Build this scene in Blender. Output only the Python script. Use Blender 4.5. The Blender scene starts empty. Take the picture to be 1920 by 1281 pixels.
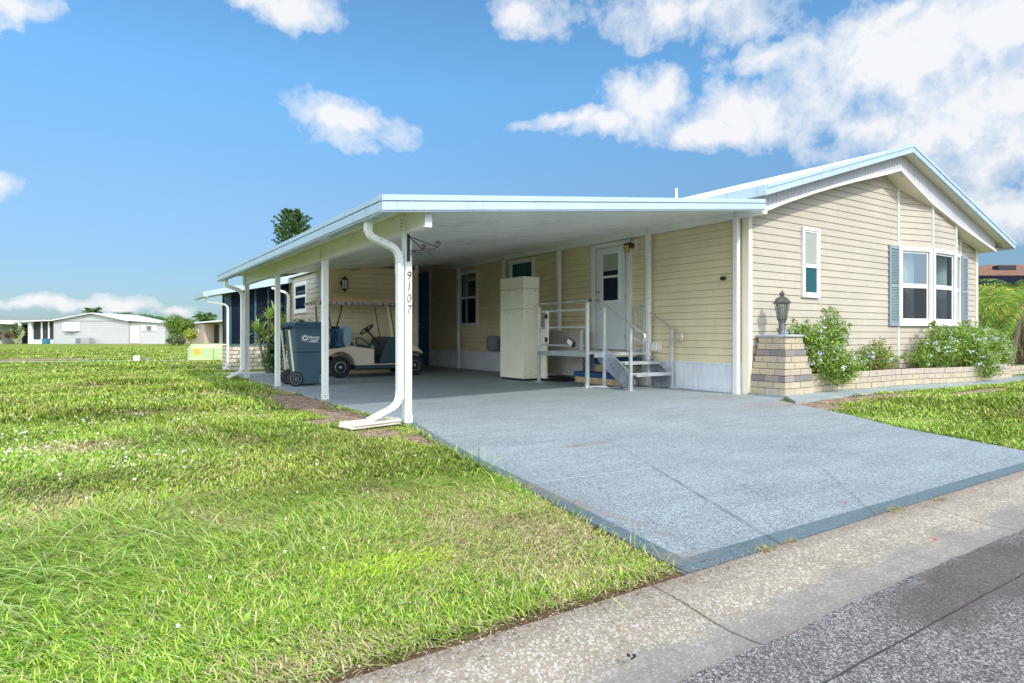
import bpy, math, random
import numpy as np
from mathutils import Vector, Matrix, Euler
random.seed(7); rng = np.random.default_rng(7)
sc = bpy.context.scene
COL = sc.collection
PI = math.pi; R = math.radians
# ------------------------------------------------------------------ camera model (metres; X along the house front, Y into the plot)
F = 1185.; TH = R(33.6); SN, CS = math.sin(TH), math.cos(TH); CAMH = .954
def ray(px, py):
    r = (px-960)/F
    return Vector((r*CS+SN, -r*SN+CS, (627-py)/F))
def G(px, py, z=0.):
    a = ray(px, py); k = (z-CAMH)/a.z; return Vector((a.x*k, a.y*k, z))
def PY(px, py, Y):
    a = ray(px, py); k = Y/a.y; return Vector((a.x*k, Y, CAMH+a.z*k))
def PZ(px, py, Z):            # point at view depth Z
    a = ray(px, py); return Vector((a.x*Z, a.y*Z, CAMH+a.z*Z))

# ------------------------------------------------------------------ materials
def nodes(m):
    m.use_nodes = True; nt = m.node_tree; nt.nodes.clear(); return nt
def N(nt, t, **k):
    n = nt.nodes.new(t)
    for a, b in k.items():
        if a == 'inp':
            for i, v in b.items(): n.inputs[i].default_value = v
        else: setattr(n, a, b)
    return n
def rgba(c): return (c[0], c[1], c[2], 1.)
def ramp(nt, src, stops):
    r = N(nt, 'ShaderNodeValToRGB'); e = r.color_ramp.elements
    while len(e) < len(stops): e.new(.5)
    for i, (p, c) in enumerate(stops):
        e[i].position = p; e[i].color = rgba(c if hasattr(c, '__len__') else (c, c, c))
    nt.links.new(src, r.inputs[0]); return r.outputs[0]
def noise(nt, vec, scale, detail=4, rough=.55, out=0):
    n = N(nt, 'ShaderNodeTexNoise', inp={'Scale': scale, 'Detail': detail, 'Roughness': rough})
    nt.links.new(vec, n.inputs['Vector']); return n.outputs[out]
def mixc(nt, f, a, b, mode='MIX'):
    m = N(nt, 'ShaderNodeMix', data_type='RGBA', blend_type=mode)
    for s, i in ((f, 0), (a, 6), (b, 7)):
        if hasattr(s, 'is_linked') or hasattr(s, 'links'): nt.links.new(s, m.inputs[i])
        elif i == 0: m.inputs[0].default_value = s
        else: m.inputs[i].default_value = rgba(s)
    return m.outputs[2]
def mth(nt, op, a, b=0., c=None, clamp=False):
    m = N(nt, 'ShaderNodeMath', operation=op, use_clamp=clamp)
    for s, i in ((a, 0), (b, 1), (c, 2)):
        if s is None: continue
        if hasattr(s, 'links'): nt.links.new(s, m.inputs[i])
        else: m.inputs[i].default_value = s
    return m.outputs[0]
def wpos(nt):
    return N(nt, 'ShaderNodeNewGeometry').outputs['Position']
def finish(nt, col, rough=.6, metal=0., bump=None, bstr=.2, bdist=.01, spec=None, trans=0.):
    b = N(nt, 'ShaderNodeBsdfPrincipled')
    if hasattr(col, 'links'): nt.links.new(col, b.inputs['Base Color'])
    else: b.inputs['Base Color'].default_value = rgba(col)
    if hasattr(rough, 'links'): nt.links.new(rough, b.inputs['Roughness'])
    else: b.inputs['Roughness'].default_value = rough
    b.inputs['Metallic'].default_value = metal
    if spec is not None: b.inputs['Specular IOR Level'].default_value = spec
    if bump is not None:
        bn = N(nt, 'ShaderNodeBump', inp={'Strength': bstr, 'Distance': bdist})
        nt.links.new(bump, bn.inputs['Height']); nt.links.new(bn.outputs[0], b.inputs['Normal'])
    o = N(nt, 'ShaderNodeOutputMaterial')
    if trans > 0:
        t = N(nt, 'ShaderNodeBsdfTranslucent')
        if hasattr(col, 'links'): nt.links.new(col, t.inputs[0])
        else: t.inputs[0].default_value = rgba(col)
        mx = N(nt, 'ShaderNodeMixShader', inp={0: trans})
        nt.links.new(b.outputs[0], mx.inputs[1]); nt.links.new(t.outputs[0], mx.inputs[2]); nt.links.new(mx.outputs[0], o.inputs[0])
    else: nt.links.new(b.outputs[0], o.inputs[0])
def mat(name, c, rough=.55, metal=0., var=.12, scale=2.5, dirt=0., fine=60., bstr=.08, spec=None):
    """painted / plastic / metal surface: large blotches, fine grain, optional streaky dirt"""
    m = bpy.data.materials.new(name); nt = nodes(m); p = wpos(nt)
    n1 = noise(nt, p, scale, 5); n2 = noise(nt, p, fine, 3)
    lo = tuple(v*(1-var) for v in c); hi = tuple(min(1, v*(1+var*.5)) for v in c)
    col = ramp(nt, n1, [(.3, lo), (.7, hi)])
    if dirt > 0:
        mp = N(nt, 'ShaderNodeMapping', inp={3: (9, 9, 1.3)}); nt.links.new(p, mp.inputs[0])
        f = ramp(nt, noise(nt, mp.outputs[0], 1.6, 6, .65), [(.52, 0.), (.78, dirt)])
        col = mixc(nt, f, col, (.16, .14, .10))
    rr = ramp(nt, n1, [(.3, rough*.85), (.7, min(1, rough*1.15))])
    finish(nt, col, rr, metal, n2, bstr, .004, spec)
    return m
def attr_mat(name, rough=.6, trans=0., spec=.3, grain=0., bstr=.3):
    m = bpy.data.materials.new(name); nt = nodes(m)
    a = N(nt, 'ShaderNodeAttribute', attribute_name='Col').outputs[0]; bump = None
    if grain:
        p = wpos(nt); g = noise(nt, p, 90, 4, .7); bump = g
        a = mixc(nt, 1., a, ramp(nt, g, [(.3, 1-grain), (.7, 1.)]), 'MULTIPLY')
    finish(nt, a, rough, 0, bump, bstr, .006, spec, trans); return m

M = {}
M['white'] = mat('white_aluminium', (.80, .80, .76), .38, var=.06, dirt=.12)
M['fascia'] = mat('white_fascia_metal', (.44, .54, .61), .3, var=.07, dirt=.28)
M['soffit'] = mat('pale_soffit', (.78, .74, .62), .5, var=.06)
M['band'] = mat('grey_white_panel', (.55, .54, .55), .5, var=.08, dirt=.12)
M['pan'] = mat('ceiling_panel', (.88, .89, .87), .30, var=.05, scale=.7, dirt=.04)
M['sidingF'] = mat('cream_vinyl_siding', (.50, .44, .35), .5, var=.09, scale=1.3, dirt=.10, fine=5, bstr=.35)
M['sidingS'] = mat('cream_siding_shade_tone', (.76, .66, .42), .42, var=.10, scale=1.3, dirt=.10, fine=5, bstr=.35)  # same siding as the front, its yellowish shaded tone put into the colour
M['sidingD'] = mat('cream_siding_shade_lift', (.86, .76, .50), .5, var=.08, scale=1.3, dirt=.1, fine=25)  # shed copy of the siding, colour brightened to offset the carport shade
M['trimC'] = mat('cream_corner_trim', (.80, .73, .57), .45, var=.05)
M['skirt'] = mat('ribbed_white_skirting', (.72, .76, .80), .45, var=.08, dirt=.25)
M['navy'] = mat('navy_blue_paint', (.045, .21, .52), .45, var=.2)
M['shutter'] = mat('pale_blue_shutter', (.25, .315, .34), .55, var=.06)
M['door'] = mat('pale_grey_door_paint', (.70, .76, .76), .4, var=.04)
M['alu'] = mat('brushed_aluminium', (.78, .79, .80), .38, .85, var=.15, scale=8)
M['aluDull'] = mat('dull_aluminium_plate', (.42, .45, .50), .45, .7, var=.25, scale=9)
M['tower'] = mat('beige_enamel', (.88, .84, .66), .4, var=.05, dirt=.12)
M['black'] = mat('black_plastic', (.015, .016, .018), .5, var=.2)
M['rubber'] = mat('tyre_rubber', (.02, .021, .025), .75, var=.3)
M['iron'] = mat('wrought_iron', (.035, .03, .03), .45, .6, var=.3)
M['ironC'] = mat('worn_copper_iron', (.15, .10, .085), .4, .8, var=.4, scale=30)
M['pewter'] = mat('weathered_pewter', (.12, .12, .10), .5, .5, var=.4, scale=25)
M['bin'] = mat('slate_blue_plastic', (.045, .10, .135), .5, var=.15, dirt=.08)
M['cream'] = mat('cream_fibreglass', (.80, .66, .50), .35, var=.05, dirt=.06)
M['teal'] = mat('dark_teal_plastic', (.02, .06, .075), .45, var=.2)
M['canvas'] = mat('tan_canvas', (.84, .60, .38), .85, var=.15, scale=6, fine=200, bstr=.3)
M['seat'] = mat('grey_vinyl_seat', (.42, .44, .44), .5, var=.1)
M['bluegrey'] = mat('blue_grey_vinyl', (.28, .42, .52), .5, var=.08)
M['blue'] = mat('blue_paint_wood', (.012, .09, .22), .6, var=.25)
M['wood'] = mat('tan_lumber', (.62, .46, .24), .7, var=.25, scale=7)
M['screw'] = mat('dark_screws', (.05, .05, .05), .5)
M['roofW'] = mat('white_roof_membrane', (.82, .83, .82), .5, var=.06, dirt=.08)
M['greyplate'] = mat('grey_panel', (.46, .43, .37), .5, var=.1)
M['cement'] = mat('pale_cement', (.70, .64, .54), .8, var=.18, scale=9, bstr=.3)
M['transf'] = mat('pale_green_enamel', (.42, .52, .26), .45, var=.12, dirt=.15)
M['orange'] = mat('orange_marking', (.9, .40, .03), .5, var=.1)
M['bgwall'] = mat('pale_grey_lap_siding', (.47, .46, .47), .6, var=.05)
M['bgwhite'] = mat('white_trim_far', (.82, .82, .82), .5, var=.03)
M['bgtrim'] = mat('white_roof_far', (.66, .67, .68), .5, var=.06)
M['bgroof'] = mat('pale_grey_roof', (.58, .59, .60), .7, var=.05)
M['pink'] = mat('pinkish_block_wall', (.52, .42, .35), .7, var=.08)
M['darkroom'] = mat('dark_interior', (.03, .035, .04), .8, var=.3)
M['room'] = mat('dim_room_wall', (.10, .13, .14), .8, var=.2)
M['curtain'] = mat('sheer_white_curtain', (.75, .78, .76), .8, var=.05)
M['blind'] = mat('pale_roller_blind', (.34, .37, .33), .6, var=.05)
M['bark'] = mat('grey_brown_bark', (.20, .15, .11), .9, var=.35, scale=14, bstr=.6)
M['brassy'] = mat('amber_lamp_glass', (.65, .48, .12), .2, var=.2)
M['frost'] = mat('frosted_lamp_glass', (.62, .66, .62), .15, var=.1)
M['steel'] = mat('polished_rim', (.55, .56, .58), .3, .8, var=.15, scale=20)
M['acgrey'] = mat('grey_ac_casing', (.33, .33, .34), .6, var=.15)
M['slotgrey'] = mat('grey_plastic_housing', (.17, .18, .20), .6, var=.15)

def glass(name, tint, alpha, rough=.02):
    m = bpy.data.materials.new(name); nt = nodes(m); p = wpos(nt)
    g = N(nt, 'ShaderNodeBsdfGlossy', inp={'Roughness': rough, 'Color': (.9, .95, 1, 1)})
    bn = N(nt, 'ShaderNodeBump', inp={'Strength': .05, 'Distance': .02}); nt.links.new(noise(nt, p, 2.2, 2), bn.inputs['Height'])
    nt.links.new(bn.outputs[0], g.inputs['Normal'])
    if alpha > 0:
        t = N(nt, 'ShaderNodeBsdfTransparent', inp={0: rgba(tint)})
        d = N(nt, 'ShaderNodeBsdfDiffuse', inp={0: rgba(tuple(v*.25 for v in tint))})
        b = N(nt, 'ShaderNodeMixShader', inp={0: alpha}); nt.links.new(d.outputs[0], b.inputs[1]); nt.links.new(t.outputs[0], b.inputs[2])
    else: b = N(nt, 'ShaderNodeBsdfDiffuse', inp={0: rgba(tint)})
    fr = N(nt, 'ShaderNodeFresnel', inp={0: 1.5})
    fa = mth(nt, 'MULTIPLY_ADD', fr.outputs[0], .30, .0, True)
    mx = N(nt, 'ShaderNodeMixShader'); nt.links.new(fa, mx.inputs[0]); nt.links.new(b.outputs[0], mx.inputs[1]); nt.links.new(g.outputs[0], mx.inputs[2])
    o = N(nt, 'ShaderNodeOutputMaterial'); nt.links.new(mx.outputs[0], o.inputs[0]); return m
M['pane'] = glass('window_pane', (.75, .85, .85), .85)
M['screen'] = glass('insect_screen_pane', (.36, .38, .42), .62, .25)
M['paneDark'] = glass('dark_window_pane', (.012, .018, .04), 0)
M['paneNavy'] = glass('navy_porch_screen', (.010, .016, .034), 0, .15)
M['paneTeal'] = glass('teal_window_pane', (.03, .10, .11), 0)
M['paneGrey'] = glass('grey_window_pane', (.14, .18, .19), 0, .1)
M['lampglass'] = glass('lantern_glass', (.8, .82, .8), .8)

# ------------------------------------------------------------------ mesh builder
WO = {}
class MB:
    def __init__(s): s.v = []; s.f = []; s.c = []; s.cur = None
    def add(s, vs, fs):
        o = len(s.v); s.v += [tuple(v) for v in vs]; s.f += [tuple(i+o for i in f) for f in fs]; s.c += [s.cur]*len(fs); return s
    def hexa(s, p):   # p: 4 bottom (ccw) + 4 top
        return s.add(p, [(3,2,1,0),(4,5,6,7),(0,1,5,4),(1,2,6,5),(2,3,7,6),(3,0,4,7)])
    def box(s, x0, x1, y0, y1, z0, z1):
        return s.hexa([(x0,y0,z0),(x1,y0,z0),(x1,y1,z0),(x0,y1,z0),(x0,y0,z1),(x1,y0,z1),(x1,y1,z1),(x0,y1,z1)])
    def ob(s, B, u0, u1, n0, n1, z0, z1):   # oriented box: u along, n outwards
        p = [B(u,n,z) for z in (z0,z1) for (u,n) in ((u0,n1),(u1,n1),(u1,n0),(u0,n0))]
        return s.hexa(p)
    def prism(s, poly, a0, a1, ax):   # poly in the plane normal to axis ax ('x': (y,z), 'y': (x,z), 'z': (x,y))
        def P(q, a): return {'x': (a, q[0], q[1]), 'y': (q[0], a, q[1]), 'z': (q[0], q[1], a)}[ax]
        n = len(poly); vs = [P(q, a0) for q in poly]+[P(q, a1) for q in poly]
        fs = [tuple(range(n))[::-1], tuple(range(n, 2*n))]+[(i, (i+1) % n, n+(i+1) % n, n+i) for i in range(n)]
        return s.add(vs, fs)
    def sweep(s, path, prof, up=(0,0,1), caps=True):   # profile (list of (a,b)) along path
        path = [Vector(p) for p in path]; n = len(path); vs = []; fs = []
        pn = None
        for i, p in enumerate(path):
            t = (path[min(i+1,n-1)]-path[max(i-1,0)]).normalized()
            if pn is None:
                u = Vector(up); 
                if abs(t.dot(u)) > .95: u = Vector((0,1,0))
                pn = (u - t*u.dot(t)).normalized()
            else: pn = (pn - t*pn.dot(t)).normalized()
            bn = t.cross(pn)
            pr = prof(i/(n-1)) if callable(prof) else prof
            k = len(pr)
            for a, b in pr: vs.append(p+bn*a+pn*b)
        for i in range(n-1):
            for j in range(k):
                fs.append((i*k+j, i*k+(j+1)%k, (i+1)*k+(j+1)%k, (i+1)*k+j))
        if caps: fs += [tuple(range(k))[::-1], tuple(range((n-1)*k, n*k))]
        return s.add(vs, fs)
    def tube(s, path, r, seg=8):
        if callable(r): return s.sweep(path, lambda t: [(r(t)*math.cos(2*PI*j/seg), r(t)*math.sin(2*PI*j/seg)) for j in range(seg)])
        return s.sweep(path, [(r*math.cos(2*PI*j/seg), r*math.sin(2*PI*j/seg)) for j in range(seg)])
    def rtube(s, path, w, h, up=(0,0,1)):
        return s.sweep(path, [(-w/2,-h/2),(w/2,-h/2),(w/2,h/2),(-w/2,h/2)], up)
    def lathe(s, prof, c, ax='z', seg=20, cap=True):   # prof: (r, a)
        vs = []; fs = []; k = len(prof)
        for j in range(seg):
            a = 2*PI*j/seg; ca, sa = math.cos(a), math.sin(a)
            for r, h in prof:
                vs.append({'z': (c[0]+r*ca, c[1]+r*sa, c[2]+h), 'y': (c[0]+r*ca, c[1]+h, c[2]+r*sa), 'x': (c[0]+h, c[1]+r*ca, c[2]+r*sa)}[ax])
        for j in range(seg):
            for i in range(k-1): fs.append((j*k+i, ((j+1)%seg)*k+i, ((j+1)%seg)*k+i+1, j*k+i+1))
        if cap: fs += [tuple(j*k for j in range(seg))[::-1], tuple(j*k+k-1 for j in range(seg))]
        return s.add(vs, fs)
    def cyl(s, c, r, h, ax='z', seg=20): return s.lathe([(r,0),(r,h)], c, ax, seg)
    def dot(s, c, r, n, t=.004):   # small screw head facing direction n
        c = Vector(c); n = Vector(n).normalized(); return s.tube([c, c+n*t], r, 6)
    def build(s, name, m, parent=None, bevel=0., smooth=False, weld=False):
        me = bpy.data.meshes.new(name); v = np.array(s.v, dtype=float)
        o = bpy.data.objects.new(name, me)
        if parent is not None: og = WO[parent.name]
        else: og = None
        if og is None:
            mn, mx = v.min(0), v.max(0); og = Vector(((mn[0]+mx[0])/2, (mn[1]+mx[1])/2, mn[2])); o.location = og
        v = v-np.array(og)
        me.from_pydata(v.tolist(), [], s.f); me.validate()
        if any(c is not None for c in s.c) and len(me.polygons) == len(s.c):
            at = me.color_attributes.new('Col', 'FLOAT_COLOR', 'CORNER'); buf = []
            for p, c in zip(me.polygons, s.c): buf += list(rgba(c or (.5,.5,.5)))*p.loop_total
            at.data.foreach_set('color', buf)
        me.materials.append(M[m] if isinstance(m, str) else m)
        import bmesh
        bm = bmesh.new(); bm.from_mesh(me)
        if weld: bmesh.ops.remove_doubles(bm, verts=bm.verts, dist=1e-4)
        bmesh.ops.recalc_face_normals(bm, faces=bm.faces); bm.to_mesh(me); bm.free()
        COL.objects.link(o); WO[o.name] = Vector(og)
        if parent is not None: o.parent = parent
        if smooth:
            for p in me.polygons: p.use_smooth = True
            md = o.modifiers.new('split', 'EDGE_SPLIT'); md.split_angle = R(38)
        if bevel > 0:
            b = o.modifiers.new('bevel', 'BEVEL'); b.width = bevel; b.segments = 2; b.limit_method = 'ANGLE'; b.angle_limit = R(40)
        return o
def thing(name, label, cat, loc, group=None):
    o = bpy.data.objects.new(name, None); o.empty_display_size = .2; COL.objects.link(o); o.location = loc; WO[o.name] = Vector(loc)
    return tag(o, label, cat, group)
def tag(o, label, cat, group=None):
    o['label'] = label; o['category'] = cat
    if group: o['group'] = group
    return o
def struct(o, kind='structure', label=None):
    o['kind'] = kind
    if label: o['label'] = label
    return o
def basis(p0, p1):
    p0 = Vector((p0[0], p0[1])); p1 = Vector((p1[0], p1[1])); u = (p1-p0).normalized(); n = Vector((u.y, -u.x))
    return lambda a, b, z: (p0.x+u.x*a+n.x*b, p0.y+u.y*a+n.y*b, z)
def arc(c, r, a0, a1, n, pl='xz'):
    out = []
    for i in range(n+1):
        a = a0+(a1-a0)*i/n; p, q = c[0]+r*math.cos(a), c[1]+r*math.sin(a); out.append((p, q))
    return out
def bez(p, n=12):
    p = [Vector(q) for q in p]; out = []
    for i in range(n+1):
        t = i/n; q = list(p)
        while len(q) > 1: q = [q[j].lerp(q[j+1], t) for j in range(len(q)-1)]
        out.append(q[0])
    return out
def round_path(pts, r=.05, n=5):
    pts = [Vector(p) for p in pts]; out = [pts[0]]
    for a, b, c in zip(pts, pts[1:], pts[2:]):
        d0 = (a-b); d1 = (c-b); k = min(r, d0.length*.45, d1.length*.45)
        out += bez([b+d0.normalized()*k, b, b+d1.normalized()*k], n)
    return out+[pts[-1]]

# ------------------------------------------------------------------ world: sky with clouds
SUN = Vector((.16, -1., .86)).normalized()
w = bpy.data.worlds.new('World'); sc.world = w; w.use_nodes = True; nt = w.node_tree; nt.nodes.clear()
tc = N(nt, 'ShaderNodeTexCoord').outputs['Generated']
sky = N(nt, 'ShaderNodeTexSky', sky_type='NISHITA'); sky.sun_disc = False
sky.sun_elevation = math.asin(SUN.z); sky.sun_rotation = math.atan2(SUN.x, SUN.y)
sky.air_density = 1.0; sky.dust_density = .6; sky.ozone_density = 2.2
sep = N(nt, 'ShaderNodeSeparateXYZ'); nt.links.new(tc, sep.inputs[0])
grad = ramp(nt, sep.outputs[2], [(0., (.52, .67, .88)), (.10, (.64, .82, 1.02)), (.20, (.90, 1.12, 1.24)), (.36, (1.10, 1.70, 1.88)), (1., (1.05, 1.6, 1.8))])
skc = mixc(nt, 1., sky.outputs[0], grad, 'MULTIPLY')
wn = N(nt, 'ShaderNodeTexNoise', inp={'Scale': 9., 'Detail': 5., 'Roughness': .6}); nt.links.new(tc, wn.inputs['Vector'])
vm = N(nt, 'ShaderNodeVectorMath', operation='SUBTRACT', inp={1: (.5, .5, .5)}); nt.links.new(wn.outputs['Color'], vm.inputs[0])
vs_ = N(nt, 'ShaderNodeVectorMath', operation='SCALE', inp={'Scale': .085}); nt.links.new(vm.outputs[0], vs_.inputs[0])
va = N(nt, 'ShaderNodeVectorMath', operation='ADD'); nt.links.new(tc, va.inputs[0]); nt.links.new(vs_.outputs[0], va.inputs[1])
BL = [(25,25,85,42,0),(550,15,135,62,0),(480,10,50,30,0),(655,232,140,66,-18),(995,25,100,72,-10),(1320,25,250,78,0),(1450,100,130,48,10),(1225,190,135,80,0),(1330,245,150,40,-10),(1080,225,130,26,5),
      (1410,215,160,85,-8),(1150,232,150,36,5),(1700,110,310,170,15),(1820,215,360,200,0),(1640,235,130,75,10),(1880,60,260,120,0),(-5,345,60,40,-20),
      (90,563,170,20,0),(225,560,80,26,0),(325,574,45,16,0),(1900,395,200,70,0),(1660,40,110,60,20),(-200,150,120,60,0)]
acc = None
for (px, py, rx, ry, rot) in BL:
    d = ray(px, py); L = d.length; d.normalize()
    rt = Vector((CS, -SN, 0)); rt = (rt-d*rt.dot(d)).normalized(); up = rt.cross(d)*-1
    if up.z < 0: up = -up
    a = R(rot); r2 = rt*math.cos(a)+up*math.sin(a); u2 = up*math.cos(a)-rt*math.sin(a)
    mtx = Matrix((r2, d, u2)).transposed()
    e = mtx.to_euler('XYZ')
    mp = N(nt, 'ShaderNodeMapping', vector_type='TEXTURE')
    mp.inputs[1].default_value = d; mp.inputs[2].default_value = e
    k = 1/(F*L); mp.inputs[3].default_value = (rx*k, .5, ry*k)
    nt.links.new(va.outputs[0], mp.inputs[0])
    g = N(nt, 'ShaderNodeTexGradient', gradient_type='SPHERICAL'); nt.links.new(mp.outputs[0], g.inputs[0])
    acc = g.outputs[1] if acc is None else mth(nt, 'MAXIMUM', acc, g.outputs[1])
# unseen cloud behind and beside the camera, added over-bright as fill for the shade
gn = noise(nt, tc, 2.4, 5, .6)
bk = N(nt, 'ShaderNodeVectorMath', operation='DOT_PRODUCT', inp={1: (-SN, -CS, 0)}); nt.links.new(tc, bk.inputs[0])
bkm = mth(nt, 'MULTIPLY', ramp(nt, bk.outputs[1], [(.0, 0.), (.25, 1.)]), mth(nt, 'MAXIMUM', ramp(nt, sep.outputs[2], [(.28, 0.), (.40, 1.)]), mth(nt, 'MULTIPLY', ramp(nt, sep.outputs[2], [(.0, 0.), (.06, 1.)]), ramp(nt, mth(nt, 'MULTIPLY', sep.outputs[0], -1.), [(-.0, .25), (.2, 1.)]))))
fill_cloud = mth(nt, 'MULTIPLY', ramp(nt, gn, [(.34, 0.), (.46, 1.)]), bkm)
fb = noise(nt, tc, 13., 9, .62); fb2 = noise(nt, va.outputs[0], 30., 6, .6)
fsum = mth(nt, 'MULTIPLY_ADD', mth(nt, 'SUBTRACT', fb, .5), 1.6, acc)
fsum = mth(nt, 'MULTIPLY_ADD', mth(nt, 'SUBTRACT', fb2, .5), .9, fsum)
dens = ramp(nt, fsum, [(.10, 0.), (.30, .35), (.78, 1.)])
gate = ramp(nt, acc, [(0., 0.), (.10, 1.)])
dens = mth(nt, 'MULTIPLY', dens, gate)
dens = mth(nt, 'MULTIPLY', dens, .94)
shade = ramp(nt, mth(nt, 'MULTIPLY_ADD', fb2, .5, mth(nt, 'MULTIPLY', fb, .5)), [(.34, (.84, .89, .95)), (.50, (.95, .955, .97))])
SKS = .115
cl = N(nt, 'ShaderNodeVectorMath', operation='SCALE', inp={'Scale': 1/SKS}); nt.links.new(shade, cl.inputs[0])
c1 = mixc(nt, dens, skc, cl.outputs[0])
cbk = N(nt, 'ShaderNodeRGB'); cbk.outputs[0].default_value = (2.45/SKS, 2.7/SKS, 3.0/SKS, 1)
c2 = mixc(nt, fill_cloud, c1, cbk.outputs[0])
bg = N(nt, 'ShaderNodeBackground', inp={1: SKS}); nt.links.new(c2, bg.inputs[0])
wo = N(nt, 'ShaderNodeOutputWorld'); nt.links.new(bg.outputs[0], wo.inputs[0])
sl = bpy.data.lights.new('sun', 'SUN'); sl.energy = 3.2; sl.angle = R(.53); sl.color = (1., .955, .88)
so = bpy.data.objects.new('sun', sl); COL.objects.link(so); so.rotation_euler = SUN.to_track_quat('Z', 'Y').to_euler()
sc.view_settings.view_transform = 'Standard'; sc.view_settings.look = 'None'; sc.view_settings.exposure = 0
cam = bpy.data.cameras.new('camera'); co = bpy.data.objects.new('camera', cam); COL.objects.link(co); sc.camera = co
cam.sensor_width = 36; cam.lens = F/1920*36; cam.shift_y = -13.5/1920; cam.clip_end = 3000; cam.clip_start = .05
co.location = (0, 0, CAMH); co.rotation_euler = (R(90), 0, -TH)
sc.cycles.use_denoising = True; sc.cycles.max_bounces = 8; sc.cycles.transparent_max_bounces = 12
sc.cycles.adaptive_threshold = .012

# ------------------------------------------------------------------ ground
def ellipse_mask(nt, p, ells):
    """sum of soft ellipses in plan (x, y, rx, ry) -> 0..1"""
    acc = None
    for x, y, rx, ry in ells:
        mp = N(nt, 'ShaderNodeMapping', vector_type='TEXTURE'); mp.inputs[1].default_value = (x, y, 0); mp.inputs[3].default_value = (rx, ry, 50)
        nt.links.new(p, mp.inputs[0]); g = N(nt, 'ShaderNodeTexGradient', gradient_type='SPHERICAL'); nt.links.new(mp.outputs[0], g.inputs[0])
        acc = g.outputs[1] if acc is None else mth(nt, 'MAXIMUM', acc, g.outputs[1])
    return acc
DIRT = [(2.45,9.3,.50,2.0),(2.45,7.4,.38,1.1),(2.3,5.75,.34,.42),(2.50,5.25,.22,.6),(2.1,6.9,.3,.4),(2.7,11.2,.25,1.3),(7.9,4.9,.9,.55),(9.6,5.0,2.2,.26),
        (.47,8.9,.3,.25),(-1.2,30,3.2,1.5),(-6,32,3,1.2),(-3.5,14,.7,.5),(-1.9,11.3,.6,.4),(12.5,4.5,1.6,.2)]
def dirt_at(x, y):
    m = np.zeros_like(x)
    for ex, ey, rx, ry in DIRT: m = np.maximum(m, np.clip(1-np.hypot((x-ex)/rx, (y-ey)/ry), 0, 1))
    return m
m = bpy.data.materials.new('lawn_soil_and_turf'); nt = nodes(m); p = wpos(nt)
n1 = noise(nt, p, .55, 5); n2 = noise(nt, p, 7., 6, .7); n3 = noise(nt, p, 55., 5, .7)
g1 = ramp(nt, n2, [(.3, (.12, .19, .02)), (.5, (.24, .33, .045)), (.72, (.38, .42, .11))])
g2 = ramp(nt, n1, [(.35, (.75, .9, .7)), (.65, (1.15, 1.1, 1.))])
gc = mixc(nt, 1., g1, g2, 'MULTIPLY')
gc = mixc(nt, 1., gc, ramp(nt, n3, [(.3, .45), (.7, 1.25)]), 'MULTIPLY')
farb = ramp(nt, noise(nt, p, .22, 5, .6), [(.40, 0.), (.62, .55)]); gc = mixc(nt, farb, gc, (.34, .30, .10))
soil = mixc(nt, 1., ramp(nt, n3, [(.3, (.10, .06, .04)), (.5, (.40, .28, .20)), (.68, (.75, .60, .47))]), ramp(nt, n2, [(.35, .45), (.6, 1.1)]), 'MULTIPLY')
dm = ellipse_mask(nt, p, DIRT); dm2 = mth(nt, 'MULTIPLY_ADD', mth(nt, 'SUBTRACT', n2, .5), 1.0, dm)
dmask = ramp(nt, dm2, [(.12, 0.), (.34, 1.)])
dmask = mth(nt, 'MULTIPLY', dmask, ramp(nt, dm, [(.0, 0.), (.08, 1.)]))
sp = N(nt, 'ShaderNodeSeparateXYZ'); nt.links.new(p, sp.inputs[0])
edge = ramp(nt, mth(nt, 'MULTIPLY_ADD', mth(nt, 'SUBTRACT', n2, .5), .25, sp.outputs[1]), [(0., 0.)]*2)
ed = N(nt, 'ShaderNodeMapRange', inp={1: 1.74, 2: 1.84, 3: 1., 4: 0.}); nt.links.new(mth(nt, 'MULTIPLY_ADD', mth(nt, 'SUBTRACT', n2, .5), .3, sp.outputs[1]), ed.inputs[0])
# near camera the sheet is the thatch between blades
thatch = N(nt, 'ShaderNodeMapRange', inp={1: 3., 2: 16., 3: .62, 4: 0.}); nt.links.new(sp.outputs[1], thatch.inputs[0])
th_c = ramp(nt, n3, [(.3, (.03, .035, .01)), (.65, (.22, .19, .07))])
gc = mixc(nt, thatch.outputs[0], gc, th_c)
c = mixc(nt, dmask, gc, soil); c = mixc(nt, ed.outputs[0], c, (.17, .10, .06))
finish(nt, c, .95, 0, n3, .8, .03, .1); M['lawn'] = m

mb = MB(); mb.add([(-900,-900,-.16),(900,-900,-.16),(900,1500,-.16),(-900,1500,-.16)], [(0,1,2,3)])
struct(mb.build('ground', mat('bare_earth', (.10, .14, .04), .95)))
mb = MB(); LZ = -.012
xs = [-700,-200,-60,-30]+list(np.arange(-20,30,2.))+[30,60,200,700]; ys = [1.70,4,7,10,14,18,24]
yy = ys+[30,45,70,120,400,1400]
vs = [(x, y, LZ) for y in yy for x in xs]; nx = len(xs)
mb.add(vs, [(j*nx+i, j*nx+i+1, (j+1)*nx+i+1, (j+1)*nx+i) for j in range(len(yy)-1) for i in range(nx-1)])
struct(mb.build('lawn', 'lawn'))
mb = MB(); mb.add([(-700,-700,-.05),(700,-700,-.05),(700,-7,-.05),(-700,-7,-.05)], [(0,1,2,3)]); struct(mb.build('far_lawn', 'lawn'))

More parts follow.
